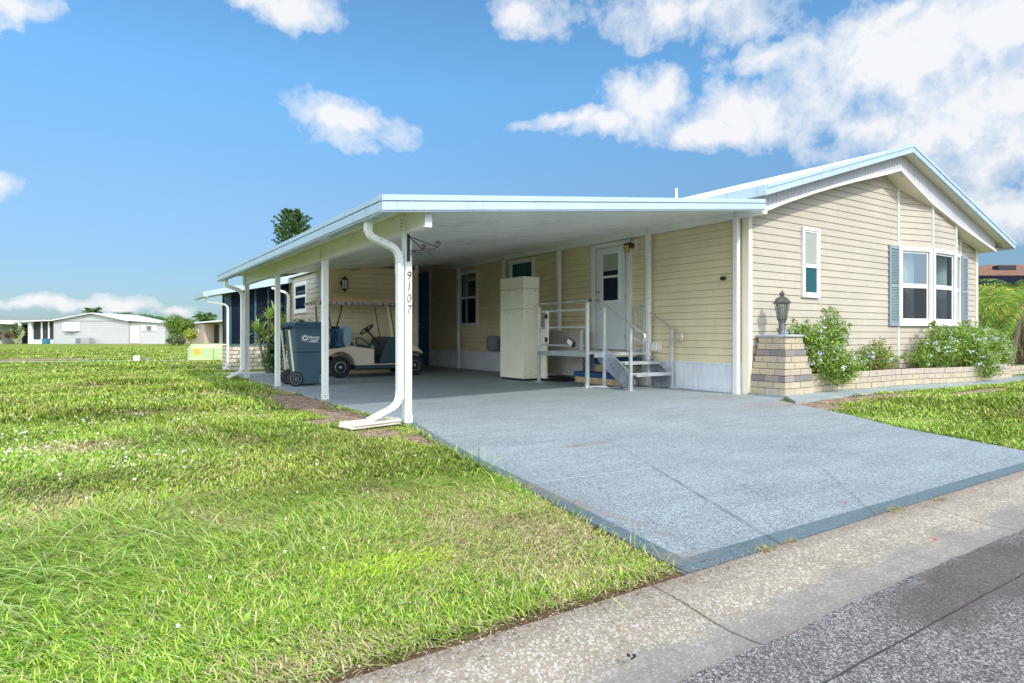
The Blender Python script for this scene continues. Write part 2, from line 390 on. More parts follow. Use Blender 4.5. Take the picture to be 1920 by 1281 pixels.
# road + kerb gutter
m = bpy.data.materials.new('asphalt_aggregate'); nt = nodes(m); p = wpos(nt)
vo = N(nt, 'ShaderNodeTexVoronoi', inp={'Scale': 190.}); nt.links.new(p, vo.inputs['Vector'])
n1 = noise(nt, p, 160, 3, .7); n2 = noise(nt, p, 1.1, 5)
bw = N(nt, 'ShaderNodeRGBToBW'); nt.links.new(vo.outputs['Color'], bw.inputs[0])
c = ramp(nt, bw.outputs[0], [(.25, (.095, .085, .08)), (.5, (.175, .16, .155)), (.68, (.30, .275, .265)), (.85, (.48, .445, .42))])
c = mixc(nt, 1., c, ramp(nt, n1, [(.3, .62), (.7, 1.15)]), 'MULTIPLY')
n4 = noise(nt, p, 1.7, 6, .6)
em = ellipse_mask(nt, p, [(3.1,1.05,1.1,.28),(4.0,1.0,1.6,.3),(1.9,.55,.5,.12)])
st = ramp(nt, mth(nt, 'MULTIPLY_ADD', mth(nt, 'SUBTRACT', n4, .5), 1.2, em), [(.15, 0.), (.5, .75)])
c = mixc(nt, st, c, (.11, .085, .07))
c = mixc(nt, 1., c, ramp(nt, n2, [(.3, .8), (.7, 1.08)]), 'MULTIPLY')
finish(nt, c, .85, 0, bw.outputs[0], .6, .006, .25); M['road'] = m
mb = MB(); mb.add([(-700,-7,-.035),(700,-7,-.035),(700,.99,-.022),(-700,.99,-.022)], [(0,1,2,3)])
ex = [-700, -6]+list(np.arange(-3, 14, .035))+[30, 700]; jj = 0; top = []
for x_ in ex:
    jj = jj*.82+random.gauss(0, .0028); top.append((x_, 1.222+(jj if -4 < x_ < 15 else 0)+random.gauss(0, .0012), -.0195))
nn_ = len(ex); mb.add([(x_, .99, -.022) for x_ in ex]+top+[(x_, y_+.004, -.030) for x_, y_, z_ in top], [(i, i+1, nn_+i+1, nn_+i) for i in range(nn_-1)]+[(nn_+i, nn_+i+1, 2*nn_+i+1, 2*nn_+i) for i in range(nn_-1)])
struct(mb.build('road', 'road'))
mb = MB(); xx_ = list(np.arange(-6, 14, .04)); nn_ = len(xx_); jj = 0; L_ = []; R_ = []
for x_ in xx_:
    jj = jj*.95+random.gauss(0, .0006); w_s = .0042*random.uniform(.5, 1.2); L_.append((x_, .99+jj+w_s, -.0212)); R_.append((x_, .99+jj-w_s, -.0212))
mb.add(L_+R_, [(i, i+1, nn_+i+1, nn_+i) for i in range(nn_-1)]); struct(mb.build('road_seam', mat('tar_seam', (.05,.047,.047), .7, var=.5, scale=5)))
def concrete(name, base, spk, stain, seamx=None):
    m = bpy.data.materials.new(name); nt = nodes(m); p = wpos(nt)
    vo = N(nt, 'ShaderNodeTexVoronoi', inp={'Scale': 140.}); nt.links.new(p, vo.inputs['Vector'])
    bw = N(nt, 'ShaderNodeRGBToBW'); nt.links.new(vo.outputs['Color'], bw.inputs[0])
    n1 = noise(nt, p, 3., 6, .65); n3 = noise(nt, p, 90, 4, .7)
    c = ramp(nt, n3, [(.3, tuple(v*.72 for v in base)), (.5, base), (.7, tuple(min(1, v*1.22) for v in base))])
    c = mixc(nt, mth(nt, 'MULTIPLY', ramp(nt, bw.outputs[0], [(.6, 0.), (.8, 1.)]), spk), c, (.85, .83, .78))
    c = mixc(nt, mth(nt, 'MULTIPLY', ramp(nt, bw.outputs[0], [(.15, 1.), (.28, 0.)]), spk*.8), c, (.12, .11, .10))
    mp = N(nt, 'ShaderNodeMapping', inp={3: (.7, 5., 1)}); nt.links.new(p, mp.inputs[0])
    n5 = noise(nt, mp.outputs[0], 1.8, 7, .68)
    c = mixc(nt, ramp(nt, n5, [(.48, 0.), (.68, stain)]), c, (.22, .18, .15))
    sy = N(nt, 'ShaderNodeSeparateXYZ'); nt.links.new(p, sy.inputs[0])
    wy = mth(nt, 'MULTIPLY_ADD', mth(nt, 'SUBTRACT', n1, .5), .35, sy.outputs[1])
    def band(a, b, v0, v1):
        q = N(nt, 'ShaderNodeMapRange', inp={1: a, 2: b, 3: v0, 4: v1}); nt.links.new(wy, q.inputs[0]); return q.outputs[0]
    c = mixc(nt, band(1.36, 1.44, .55, 0.), c, (.25, .235, .22))          # wheel-worn grey channel
    c = mixc(nt, mth(nt, 'MULTIPLY', band(1.60, 1.72, 0., .65), ramp(nt, n3, [(.4, .5), (.6, 1.)])), c, (.17, .12, .085))   # soil washed off the lawn
    c = mixc(nt, 1., c, ramp(nt, n1, [(.3, .82), (.7, 1.08)]), 'MULTIPLY')
    finish(nt, c, .85, 0, n3, .5, .006, .25); return m
M['gutterC'] = concrete('kerb_concrete', (.325, .27, .205), .38, .42)
mb = MB()
prof = [(1.222,-.055),(1.222,-.024),(1.26,-.028),(1.34,-.030),(1.42,-.024),(1.52,-.008),(1.62,.003),(1.695,.006),(1.70,-.055)]
jr = [-700,-60,-30]+list(np.arange(-21.23,26,2.09))+[26.5,60,700]
for a, b in zip(jr, jr[1:]):
    g = .0045 if abs(a) < 40 else 0
    n = len(prof); vs = [(a+g, y, z) for y, z in prof]+[(b-g, y, z) for y, z in prof]
    mb.add(vs, [(i, i+1, n+i+1, n+i) for i in range(n-1)]+[tuple(range(n)), tuple(range(n, 2*n))[::-1]])
struct(mb.build('kerb', 'gutterC'))
mb = MB(); mb.add([(-60,1.19,-.05),(60,1.19,-.05),(60,1.72,-.014),(-60,1.72,-.014)], [(0,1,2,3)]); struct(mb.build('kerb_joint', mat('joint_dirt', (.06,.05,.035), .9)))

# driveway: painted speckled concrete
def painted(name, base, spk):
    m = bpy.data.materials.new(name); nt = nodes(m); p = wpos(nt)
    vo = N(nt, 'ShaderNodeTexVoronoi', inp={'Scale': 120.}); nt.links.new(p, vo.inputs['Vector'])
    bw = N(nt, 'ShaderNodeRGBToBW'); nt.links.new(vo.outputs['Color'], bw.inputs[0])
    n3 = noise(nt, p, 150, 4, .8); n1 = noise(nt, p, 1.1, 6, .6); n4 = noise(nt, p, 48, 4, .75)
    c = ramp(nt, n3, [(.36, tuple(v*(1-spk*.45) for v in base)), (.5, base), (.60, tuple(min(.95, v+(.85-v)*spk) for v in base))])
    c = mixc(nt, 1., c, ramp(nt, bw.outputs[0], [(.2, 1-.62*spk), (.5, 1.), (.8, 1+.62*spk)]), 'MULTIPLY')
    c = mixc(nt, 1., c, ramp(nt, n4, [(.35, 1-.38*spk), (.62, 1.1)]), 'MULTIPLY')
    c = mixc(nt, 1., c, ramp(nt, n1, [(.3, .86), (.7, 1.05)]), 'MULTIPLY')
    mp = N(nt, 'ShaderNodeMapping', inp={2: (0, 0, R(-25)), 3: (1.2, 7., 1)}); nt.links.new(p, mp.inputs[0])
    c = mixc(nt, 1., c, ramp(nt, noise(nt, mp.outputs[0], .9, 7, .7), [(.40, 1.), (.62, .86), (.8, .78)]), 'MULTIPLY')
    em = ellipse_mask(nt, p, [(7.6,5.15,1.1,.5),(2.28,3.0,.10,1.6),(2.02,1.85,.4,.12),(8.2,6.2,.9,.5),(3.6,4.2,.5,.12)])
    st = ramp(nt, mth(nt, 'MULTIPLY_ADD', mth(nt, 'SUBTRACT', noise(nt, p, 9, 7, .7), .5), 1.5, em), [(.26, 0.), (.70, .38)])
    c = mixc(nt, st, c, (.26, .19, .14))
    finish(nt, c, .62, 0, n3, .35, .004, .35); return m
M['drive'] = painted('grey_blue_speckled_paint', (.25, .298, .315), .55)
M['border'] = painted('teal_grey_border_paint', (.105, .155, .172), .15)
ld = [(2.80,6.22),(2.57,5.25),(2.36,4.1),(2.205,3.08),(2.085,2.39),(2.005,1.94),(1.975,1.702)]
rd = [(8.30,5.55),(8.033,5.047),(7.474,4.023),(6.928,3.243),(6.621,2.561),(6.385,2.021),(6.27,1.702)]
poly = [(x, y) for x, y in ld]+rd[::-1]+[(8.62,5.60),(8.62,19),(2.78,16.2),(2.78,6.5)]
mb = MB(); mb.prism(poly, -.12, 0, 'z'); struct(mb.build('driveway', 'drive'))
mb = MB()   # painted border band, front and left (4 mm above)
def ribbon(mb, pts, offs, z):
    n = len(pts); a = [(*p, z) for p in pts]; b = [(p[0]+o[0], p[1]+o[1], z) for p, o in zip(pts, offs)]
    mb.add(a+b, [(i, i+1, n+i+1, n+i) for i in range(n-1)])
mb.add([(1.978,1.704,.004),(6.27,1.704,.004),(6.31,1.80,.004),(2.10,1.83,.004)], [(0,1,2,3)])
ribbon(mb, ld[::-1], [(.10,.0)]*7, .0055)
struct(mb.build('driveway_border', 'border'))
m = mat('joint_dark', (.13,.14,.14), .9); m2 = mat('joint_white', (.75,.76,.74), .8)
mb = MB()
def crack(mb, a, b, w, z, jit=.004, seg=24):
    a, b = Vector(a), Vector(b); d = (b-a); n = Vector((-d.y, d.x)).normalized(); L = []; Rr = []
    for i in range(seg+1):
        c = a+d*i/seg+n*random.uniform(-jit, jit); ww = w*random.uniform(.35, 1.1)
        L.append((c.x+n.x*ww/2, c.y+n.y*ww/2, z)); Rr.append((c.x-n.x*ww/2, c.y-n.y*ww/2, z))
    mb.add(L+Rr, [(i, i+1, seg+2+i, seg+1+i) for i in range(seg)])
crack(mb, (3.36,3.24), (2.60,1.71), .009, .0075); crack(mb, (4.35,2.55), (3.43,1.71), .004, .006); crack(mb, (5.5,2.2), (4.9,1.72), .004, .006)
crack(mb, (3.26,7.35), (7.6,7.02), .006, .006); crack(mb, (5.2,6.9), (3.4,3.3), .0035, .006); crack(mb, (2.42,2.4), (2.2,1.83), .003, .006)
crack(mb, (3.9,4.6), (3.2,3.9), .0025, .006, .03); crack(mb, (5.6,4.0), (5.1,2.9), .0025, .006, .03); crack(mb, (6.6,3.4), (5.9,3.1), .0025, .006, .02)
crack(mb, (2.80,10.9), (8.5,10.9), .006, .006); crack(mb, (3.6,2.9), (3.1,1.9), .003, .006, .03)
crack(mb, (6.7,5.0), (4.7,2.2), .003, .006, .02); crack(mb, (2.75,6.3), (8.5,6.3), .004, .006)
struct(mb.build('driveway_joint', m))
mb = MB(); crack(mb, (2.40,3.28), (3.34,3.20), .007, .0065); struct(mb.build('driveway_patch_line', m2))
# rear strip: pale concrete path behind the posts, strip across the far lawn
mb = MB(); mb.prism([(2.5,16.5),(4.6,16.3),(4.6,16.8),(2.5,17.0)], -.1, .006, 'z'); struct(mb.build('path', mat('pale_path', (.55,.55,.50), .8)))
mb = MB(); mb.add([(-14,31.2,.004),(3.6,25.55,.004),(3.7,25.85,.004),(-14,31.7,.004)], [(0,1,2,3)]); struct(mb.build('far_path', mat('dry_path', (.62,.60,.44), .9)))
mb = MB(); pts = [(8.60,5.60),(8.72,5.50)]+[(9.5,5.22),(10.4,5.17),(11.6,5.14),(12.7,4.95),(14.2,4.87),(15.9,4.97),(17.2,5.1)]
mb.prism([(8.05,5.08),(9.1,5.22),(10.2,5.26),(11.6,5.27),(12.7,5.10),(14.2,4.98),(15.9,5.03),(17.2,5.14),(17.2,6.3),(8.62,6.25),(8.62,5.6)][:], -.1, .035, 'z')
struct(mb.build('footing', painted('faded_teal_footing', (.30,.35,.35), .3)))

# ------------------------------------------------------------------ grass blades (numpy)
GB = G(735, 1055)
def field(x, y, seed):
    r = np.random.default_rng(seed*101); v = np.zeros_like(x)
    for k in range(9):
        fx, fy = r.normal(0, 1, 2)*(1.1+1.0*k**.8)*(.9 if seed != 1 else 1.1); v += np.sin(x*fx+y*fy+r.uniform(0,6.28))/(1+.28*k)
    v /= 2.0
    if seed == 1:
        v -= .42; v = np.maximum(v, 1.1-np.hypot((x-1.75)/.75, (y-2.5)/.95)*1.0 + .3*np.sin(x*9)*np.sin(y*7)); v = np.maximum(v, .75-np.hypot((x-.5)/.9, (y-1.85)/.3)+.25*np.sin(x*8)*np.sin(y*9))
    if seed == 3: v -= .45
    return v
def blades(name, n, sampler, hgt, wid, palette, weights, m, lean=(.2, 1.2), z0=LZ, kind='stuff', keep=None, patches=True):
    x, y = sampler(n); 
    if keep is not None:
        k = keep(x, y); x, y = x[k], y[k]
    n = len(x); dist = np.hypot(x, y)
    h = rng.uniform(hgt[0], hgt[1], n)*(.6+.8*rng.random(n)**2); wd = rng.uniform(wid[0], wid[1], n)
    ph = rng.uniform(0, 2*PI, n); le = rng.uniform(lean[0], lean[1], n)
    f = np.sin(x*1.7+y*.9)+np.sin(y*2.3-x*.6)+np.sin(x*.7+1)*1.2
    h *= np.clip(1+.22*f, .55, 1.6)
    dry = field(x, y, 1) if patches else np.zeros(n)
    tuft = field(x, y, 2); h *= (1-.45*np.clip(dry, 0, 1))*(1+.5*np.clip(tuft, 0, 1)); dk = field(x, y, 3)
    ph = np.where(rng.random(n) < .45, 1.1+f+rng.normal(0, .5, n), ph)
    dx, dy = np.cos(ph), np.sin(ph); sx, sy = -dy, dx
    l = h*le; zt = h/np.sqrt(1+le*le*.55)
    V = np.empty((n, 5, 3))
    z = np.full(n, z0)
    V[:,0] = np.stack([x-sx*wd/2, y-sy*wd/2, z], 1); V[:,1] = np.stack([x+sx*wd/2, y+sy*wd/2, z], 1)
    V[:,2] = np.stack([x+dx*l*.38+sx*wd*.42, y+dy*l*.38+sy*wd*.42, z+zt*.68], 1)
    V[:,3] = np.stack([x+dx*l*.38-sx*wd*.42, y+dy*l*.38-sy*wd*.42, z+zt*.68], 1)
    V[:,4] = np.stack([x+dx*l, y+dy*l, z+zt*rng.uniform(.75, 1.05, n)], 1)
    pal = np.array(palette); wt = np.array(weights, float)
    g = .5+.5*np.sin(x*.9+2*np.sin(y*.6))*np.sin(y*.8+1.3*np.sin(x*.7)); 
    ci = rng.choice(len(pal), n, p=wt/wt.sum())
    colr = pal[ci]*rng.uniform(.82, 1.36, (n, 1))
    if patches:
        colr = colr*(.88+.22*g)[:, None]*np.stack([1.06-.16*g, np.ones(n), 1-.1*g], 1)
        k = rng.random(n) < np.clip(dry, 0, 1)*.75; colr[k] = np.array([(.62,.50,.27),(.44,.33,.17),(.66,.60,.30)])[rng.integers(0,3,k.sum())]*rng.uniform(.7,1.15,(k.sum(),1))
        colr *= (1-.28*np.clip(dk, 0, 1))[:, None]
        bright = np.clip(1-np.hypot((x-GB.x)/.34, (y-GB.y)/.14), 0, 1)*1.4; kk = rng.random(n) < np.clip(bright, 0, .45); colr[kk] = np.array([.55,.72,.06])*rng.uniform(.8,1.15,(kk.sum(),1)); 
    me = bpy.data.meshes.new(name)
    me.vertices.add(n*5); me.vertices.foreach_set('co', V.reshape(-1).astype(np.float32))
    b = np.arange(n)[:, None]*5
    loops = np.concatenate([b+np.array([[0,1,2,3]]), b+np.array([[3,2,4]])], 1).reshape(-1)
    me.loops.add(n*7); me.loops.foreach_set('vertex_index', loops.astype(np.int32))
    st = np.stack([np.arange(n)*7, np.arange(n)*7+4], 1).reshape(-1); me.polygons.add(n*2)
    me.polygons.foreach_set('loop_start', st.astype(np.int32))
    me.update(calc_edges=True)
    at = me.color_attributes.new('Col', 'FLOAT_COLOR', 'POINT')
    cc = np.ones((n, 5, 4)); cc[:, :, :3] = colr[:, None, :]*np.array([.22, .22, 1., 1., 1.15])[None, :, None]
    at.data.foreach_set('color', cc.reshape(-1).astype(np.float32))
    me.materials.append(m); o = bpy.data.objects.new(name, me); COL.objects.link(o)
    return struct(o, kind)
GM = attr_mat('grass_blade', .6, .22, .15)
def in_view(x, y, mrg=.12):
    Z = x*SN+y*CS; X = x*CS-y*SN; return (Z > .5) & (np.abs(X/np.maximum(Z, .1)) < .81+mrg)
ldx = np.array([p[0] for p in ld[::-1]]); ldy = np.array([p[1] for p in ld[::-1]])
rdx = np.array([p[0] for p in rd[::-1]]); rdy = np.array([p[1] for p in rd[::-1]])
def lawn_ok(x, y, dirtcut=True):
    left = (x < np.interp(y, ldy, ldx)-.005) | (y > 22.5)
    left &= ~((y > 6.22) & (x > 2.76) & (y < 16.6) & (x < 9))
    right = (x > np.interp(y, rdy, rdx)+.01) & (y < np.interp(x, [8.3,9.1,10.2,11.6,12.7,14.2,15.9,17.2,40], [4.95,5.15,5.26,5.27,5.08,4.97,5.02,5.6,5.6]))
    ok = (left | right) & (y > 1.72+.05*rng.random(len(x)))
    ok &= ~((x > 2.75) & (y > 14.6) & (x < 9) & (y < 22))
    ok &= ~((x > 2.0) & (x < 2.72) & (y > 6.0) & (y < 6.42))
    fy = 25.7+(3.6-x)*.321; ok &= ~((y > fy-.55) & (y < fy+.35) & (x < 3.7))
    if dirtcut:
        d = dirt_at(x, y)*1.9+.28*np.sin(x*5+2*y)*np.sin(y*4.3-x)*(dirt_at(x,y)>0)
        ok &= rng.random(len(x)) > d*1.15
        ok &= rng.random(len(x)) > np.clip((1.86-y)/.14, 0, .85)
    return ok & in_view(x, y)
def polar(r0, r1, a0=-75, a1=25):
    def s(n):
        r = np.sqrt(rng.uniform(r0*r0, r1*r1, n)); a = -TH+0*r + 0; a = R(90)-TH+rng.uniform(-.76, .76, n)
        return r*np.cos(a), r*np.sin(a)
    return s
PAL = [(.34,.45,.045),(.21,.36,.03),(.50,.58,.14),(.06,.16,.015),(.60,.54,.26),(.36,.27,.13)]
WT = [5,4.5,3.4,2.4,1.7,.8]
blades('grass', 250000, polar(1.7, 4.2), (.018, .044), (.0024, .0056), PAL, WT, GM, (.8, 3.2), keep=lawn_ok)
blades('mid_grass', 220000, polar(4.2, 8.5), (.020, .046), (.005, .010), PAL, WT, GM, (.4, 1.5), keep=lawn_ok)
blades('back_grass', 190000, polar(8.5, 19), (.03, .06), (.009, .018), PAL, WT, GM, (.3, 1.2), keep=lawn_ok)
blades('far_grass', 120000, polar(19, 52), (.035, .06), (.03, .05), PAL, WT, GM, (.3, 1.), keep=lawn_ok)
# long strands lying over
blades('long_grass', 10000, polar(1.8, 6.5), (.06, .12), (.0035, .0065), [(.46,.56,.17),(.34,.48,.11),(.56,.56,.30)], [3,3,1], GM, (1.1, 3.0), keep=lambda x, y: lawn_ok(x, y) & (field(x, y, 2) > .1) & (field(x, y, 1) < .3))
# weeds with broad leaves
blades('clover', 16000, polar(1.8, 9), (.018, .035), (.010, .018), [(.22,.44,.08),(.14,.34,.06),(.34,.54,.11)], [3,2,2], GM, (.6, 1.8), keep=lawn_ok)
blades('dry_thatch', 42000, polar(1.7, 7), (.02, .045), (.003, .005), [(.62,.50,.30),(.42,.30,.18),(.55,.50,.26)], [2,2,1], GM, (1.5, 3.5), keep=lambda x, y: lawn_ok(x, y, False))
# small white lawn flowers
def flowers():
    mb = MB(); cl = []
    for (cx, cy, n, s) in [(-.2,6.2,36,.7),(.3,5.4,24,.6),(-1.2,6.6,50,1.1),(-.5,7.4,40,.9),(0,3.4,10,1.2),(0.2,4.6,12,1.4),(-.6,3.2,7,.8),(-1.9,8.8,60,1.6),(.6,8.,50,1.2),(.9,3.2,6,.9),(-3,10,60,2),(.3,2.4,3,.6),(1.6,4.4,5,.5),(1.2,10.8,40,1.0)]:
        for k in range(n): cl.append((cx+random.gauss(0, s*.5), cy+random.gauss(0, s*.5)))
    for x, y in cl:
        if x > 2.1 or y < 1.9: continue
        z = LZ+random.uniform(.035, .06); r = random.uniform(.0025, .006)*(1+.35*(y > 4.5)); a0 = random.random()*6
        for k in range(5):
            a = a0+k*2*PI/5; c, s = math.cos(a), math.sin(a); q = .35
            mb.add([(x, y, z), (x+r*math.cos(a-q), y+r*math.sin(a-q)*.7, z+.004+r*.7*math.sin(a-q)), (x+1.5*r*c, y+r*s, z+.003+1.1*r*s), (x+r*math.cos(a+q), y+r*math.sin(a+q)*.7, z+.004+r*.7*math.sin(a+q))], [(0,1,2,3)])
    struct(mb.build('lawn_flowers', mat('white_petal', (.85,.84,.82), .6)), 'stuff')
flowers()

# ------------------------------------------------------------------ siding helper
EX = .1218
def siding(mb, B, u0, u1, z0, z1, lim=None, d=.0135):
    """lap siding: courses tilted outwards at their lower edge. lim(z) -> (u0,u1)"""
    z = z0
    while z < z1-.01:
        t = min(z+EX, z1)
        a0, a1 = (u0, u1) if lim is None else lim(z); b0, b1 = (u0, u1) if lim is None else lim(t)
        a0, a1, b0, b1 = max(a0, u0), min(a1, u1), max(b0, u0), min(b1, u1)
        if a1-a0 > .02:
            if b1 < b0: b0 = b1 = (b0+b1)/2
            mb.add([B(a0,d,z+.010),B(a1,d,z+.010),B(b1,.002,t),B(b0,.002,t)], [(0,1,2,3)])
            mb.add([B(a0,-.006,z),B(a1,-.006,z),B(a1,d,z+.010),B(a0,d,z+.010)], [(0,1,2,3)])
        z = t
    return mb

# ------------------------------------------------------------------ THE HOUSE
H = thing('mobile_home', 'cream lap-sided home with a low white gable roof and bay window', 'house', (12.9, 6.3, 0))
XR = 12.9
def roofz(x): return 4.545-.3*abs(x-XR)
curve = [(8.63,2.86),(9.2,3.06),(9.89,3.28),(10.6,3.49),(11.28,3.675),(12.02,3.863),(12.86,4.09),(13.5,3.84),(14.17,3.60),(15.445,3.267),(16.4,3.055),(17.3,2.86)]
def bandz(x): return float(np.interp(x, [c[0] for c in curve], [c[1] for c in curve]))
def limL(z):   # front wall under the curved soffit
    zz = z-.12
    if zz <= 2.86: return (0, 99)
    xs = [c[0] for c in curve if c[0] <= 12.86]; zs = [c[1] for c in curve if c[0] <= 12.86]
    return (float(np.interp(zz, zs, xs))-8.65, 99)
Bf = basis((8.65, 6.26), (13.42, 6.26))
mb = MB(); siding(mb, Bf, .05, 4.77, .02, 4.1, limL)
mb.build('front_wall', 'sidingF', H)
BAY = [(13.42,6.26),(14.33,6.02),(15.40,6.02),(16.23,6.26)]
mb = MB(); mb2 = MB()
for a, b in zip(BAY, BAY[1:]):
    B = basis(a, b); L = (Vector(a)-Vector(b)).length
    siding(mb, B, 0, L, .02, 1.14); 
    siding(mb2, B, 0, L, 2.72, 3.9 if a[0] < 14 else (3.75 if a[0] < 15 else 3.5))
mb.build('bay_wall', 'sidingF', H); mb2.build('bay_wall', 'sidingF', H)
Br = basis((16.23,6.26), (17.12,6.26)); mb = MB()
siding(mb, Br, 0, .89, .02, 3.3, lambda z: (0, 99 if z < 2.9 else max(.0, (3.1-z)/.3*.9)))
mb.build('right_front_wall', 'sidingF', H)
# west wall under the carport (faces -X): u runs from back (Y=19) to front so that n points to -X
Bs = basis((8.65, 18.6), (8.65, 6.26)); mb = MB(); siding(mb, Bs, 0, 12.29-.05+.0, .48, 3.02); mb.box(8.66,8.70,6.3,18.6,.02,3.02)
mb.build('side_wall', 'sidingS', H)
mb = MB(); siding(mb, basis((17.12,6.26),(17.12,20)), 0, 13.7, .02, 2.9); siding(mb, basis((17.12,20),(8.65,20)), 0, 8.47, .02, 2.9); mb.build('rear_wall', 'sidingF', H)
# inner shell so nothing shows through
mb = MB(); mb.box(8.72,17.05,8.9,8.95,.0,3.0); mb.box(8.72,17.05,6.33,8.9,.28,.32); mb.box(12.9,12.94,6.36,8.9,.32,2.9); mb.box(16.6,16.64,6.36,8.9,.32,2.9)
mb.box(8.72,17.05,6.4,8.9,2.88,2.92); mb.build('inner_wall', 'room', H)
# skirting: ribs
mb = MB(); y = 6.36; mb.box(8.652,8.66,6.30,17.55,0.,.47)
while y < 17.5:
    mb.box(8.636,8.652,y,y+.062,.0,.465); y += .104
mb.build('skirting', 'skirt', H); mb = MB(); mb.box(8.625,8.655,6.36,17.55,.462,.487); mb.build('skirting_rail', 'white', H)
mb = MB(); mb.box(8.625,8.66,6.235,6.36,0,2.98); mb.box(8.66,8.72,6.235,6.262,.0,2.98)
mb.build('corner_trim', 'trimC', H, .004)
mb = MB(); mb.box(17.04,17.15,6.235,6.262,0,2.95); mb.box(17.122,17.15,6.262,6.36,0,2.95); mb.build('corner_trim', 'trimC', H, .004)
for (p, z1) in ((BAY[0], 3.95), (BAY[1], 3.8), (BAY[2], 3.55), (BAY[3], 3.2)):
    for za, zb in ((.02, 1.14), (2.72, z1)):
        mb = MB(); mb.box(p[0]-.022, p[0]+.022, p[1]-.03, p[1]+.01, za, zb); mb.build('bay_trim', 'white', H, .004)
# roof slabs
def roof_side(x0, x1, y0=5.76, y1=22.):
    mb = MB(); a, b = roofz(x0), roofz(x1)
    mb.hexa([(x0,y0,a-.11),(x1,y0,b-.11),(x1,y1,b-.11),(x0,y1,a-.11),(x0,y0,a-.012),(x1,y0,b-.012),(x1,y1,b-.012),(x0,y1,a-.012)]); return mb
roof = roof_side(8.40, 12.9).build('roof', 'roofW', H); roof_side(12.9, 17.75).build('roof', 'roofW', H)
# rake fascia (two tiers) and eave fascia
mb = MB()
for (xa, xb) in ((8.37, 12.9), (12.9, 17.79)):
    za, zb = roofz(xa), roofz(xb)
    for (t0, t1, y0, y1) in ((0, .055, 5.722, 5.78), (.058, .155, 5.735, 5.78)):
        mb.hexa([(xa,y0,za-t1),(xb,y0,zb-t1),(xb,y1,zb-t1),(xa,y1,za-t1),(xa,y0,za-t0),(xb,y0,zb-t0),(xb,y1,zb-t0),(xa,y1,za-t0)])
mb.build('rake_fascia', 'fascia', H)
mb = MB(); z = roofz(8.37); mb.box(8.34,8.40,5.74,22,z-.155,z-.002); mb.build('eave_fascia', 'fascia', H)
mb = MB(); z = roofz(17.79); mb.box(17.74,17.80,5.781,22,z-.155,z-.002); mb.build('eave_fascia', 'fascia', H)
# gable band: vertical grooved boards between roof and curved soffit
mb = MB(); x = 8.64
while x < 17.29:
    x2 = min(x+.098, 17.3); zt0, zt1 = roofz(x)-.115, roofz(x2)-.115; zb0, zb1 = bandz(x)+.01, bandz(x2)+.01
    mb.hexa([(x,5.955,zb0),(x2-.008,5.955,zb1),(x2-.008,5.985,zb1),(x,5.985,zb0),(x,5.955,zt0),(x2-.008,5.955,zt1),(x2-.008,5.985,zt1),(x,5.985,zt0)])
    x = x2
mb.box(8.63,8.645,5.95,6.255,2.86,3.15)
for xa, xb in zip(np.arange(8.64,17.2,.5), np.arange(8.64,17.2,.5)+.5):
    xb = min(xb, 17.3); mb.hexa([(xa,5.985,bandz(xa)+.01),(xb,5.985,bandz(xb)+.01),(xb,6.0,bandz(xb)+.01),(xa,6.0,bandz(xa)+.01),(xa,5.985,roofz(xa)-.115),(xb,5.985,roofz(xb)-.115),(xb,6.0,roofz(xb)-.115),(xa,6.0,roofz(xa)-.115)])
mb.box(17.285,17.3,5.955,6.3,2.87,3.1)
mb.build('gable_band', 'band', H)
mb = MB(); mb2 = MB()
for (xa, za), (xb, zb) in zip(curve, curve[1:]):
    mb.hexa([(xa,5.94,za-.012),(xb,5.94,zb-.012),(xb,6.32,zb-.012),(xa,6.32,za-.012),(xa,5.94,za+.006),(xb,5.94,zb+.006),(xb,6.32,zb+.006),(xa,6.32,za+.006)])
    mb2.hexa([(xa,5.93,za-.016),(xb,5.93,zb-.016),(xb,5.952,zb-.016),(xa,5.952,za-.016),(xa,5.93,za+.03),(xb,5.93,zb+.03),(xb,5.952,zb+.03),(xa,5.952,za+.03)])
mb.build('curved_soffit', 'soffit', H); mb2.build('soffit_edge', 'white', H)
mb = MB(); 
for (xa, xb) in ((8.42, 12.9), (12.9, 17.74)):
    za, zb = roofz(xa)-.118, roofz(xb)-.118
    mb.hexa([(xa,5.78,za-.008),(xb,5.78,zb-.008),(xb,5.95,zb-.008),(xa,5.95,za-.008),(xa,5.78,za),(xb,5.78,zb),(xb,5.95,zb),(xa,5.95,za)])
mb.box(17.30,17.76,5.96,22,2.93,2.945)
mb.build('rake_soffit', 'soffit', H)
mb = MB(); mb.lathe([(.022,0),(.022,.4),(.026,.4),(.026,.42)], (9.5,8.5,3.38)); mb.build('vent_pipe', 'white', H, smooth=True)
mb = MB(); mb.tube([(17.2,6.5,2.9),(17.24,6.3,2.88),(17.2,6.28,2.75),(17.18,6.28,2.5)], .03); mb.build('pipe', 'white', H, smooth=True)

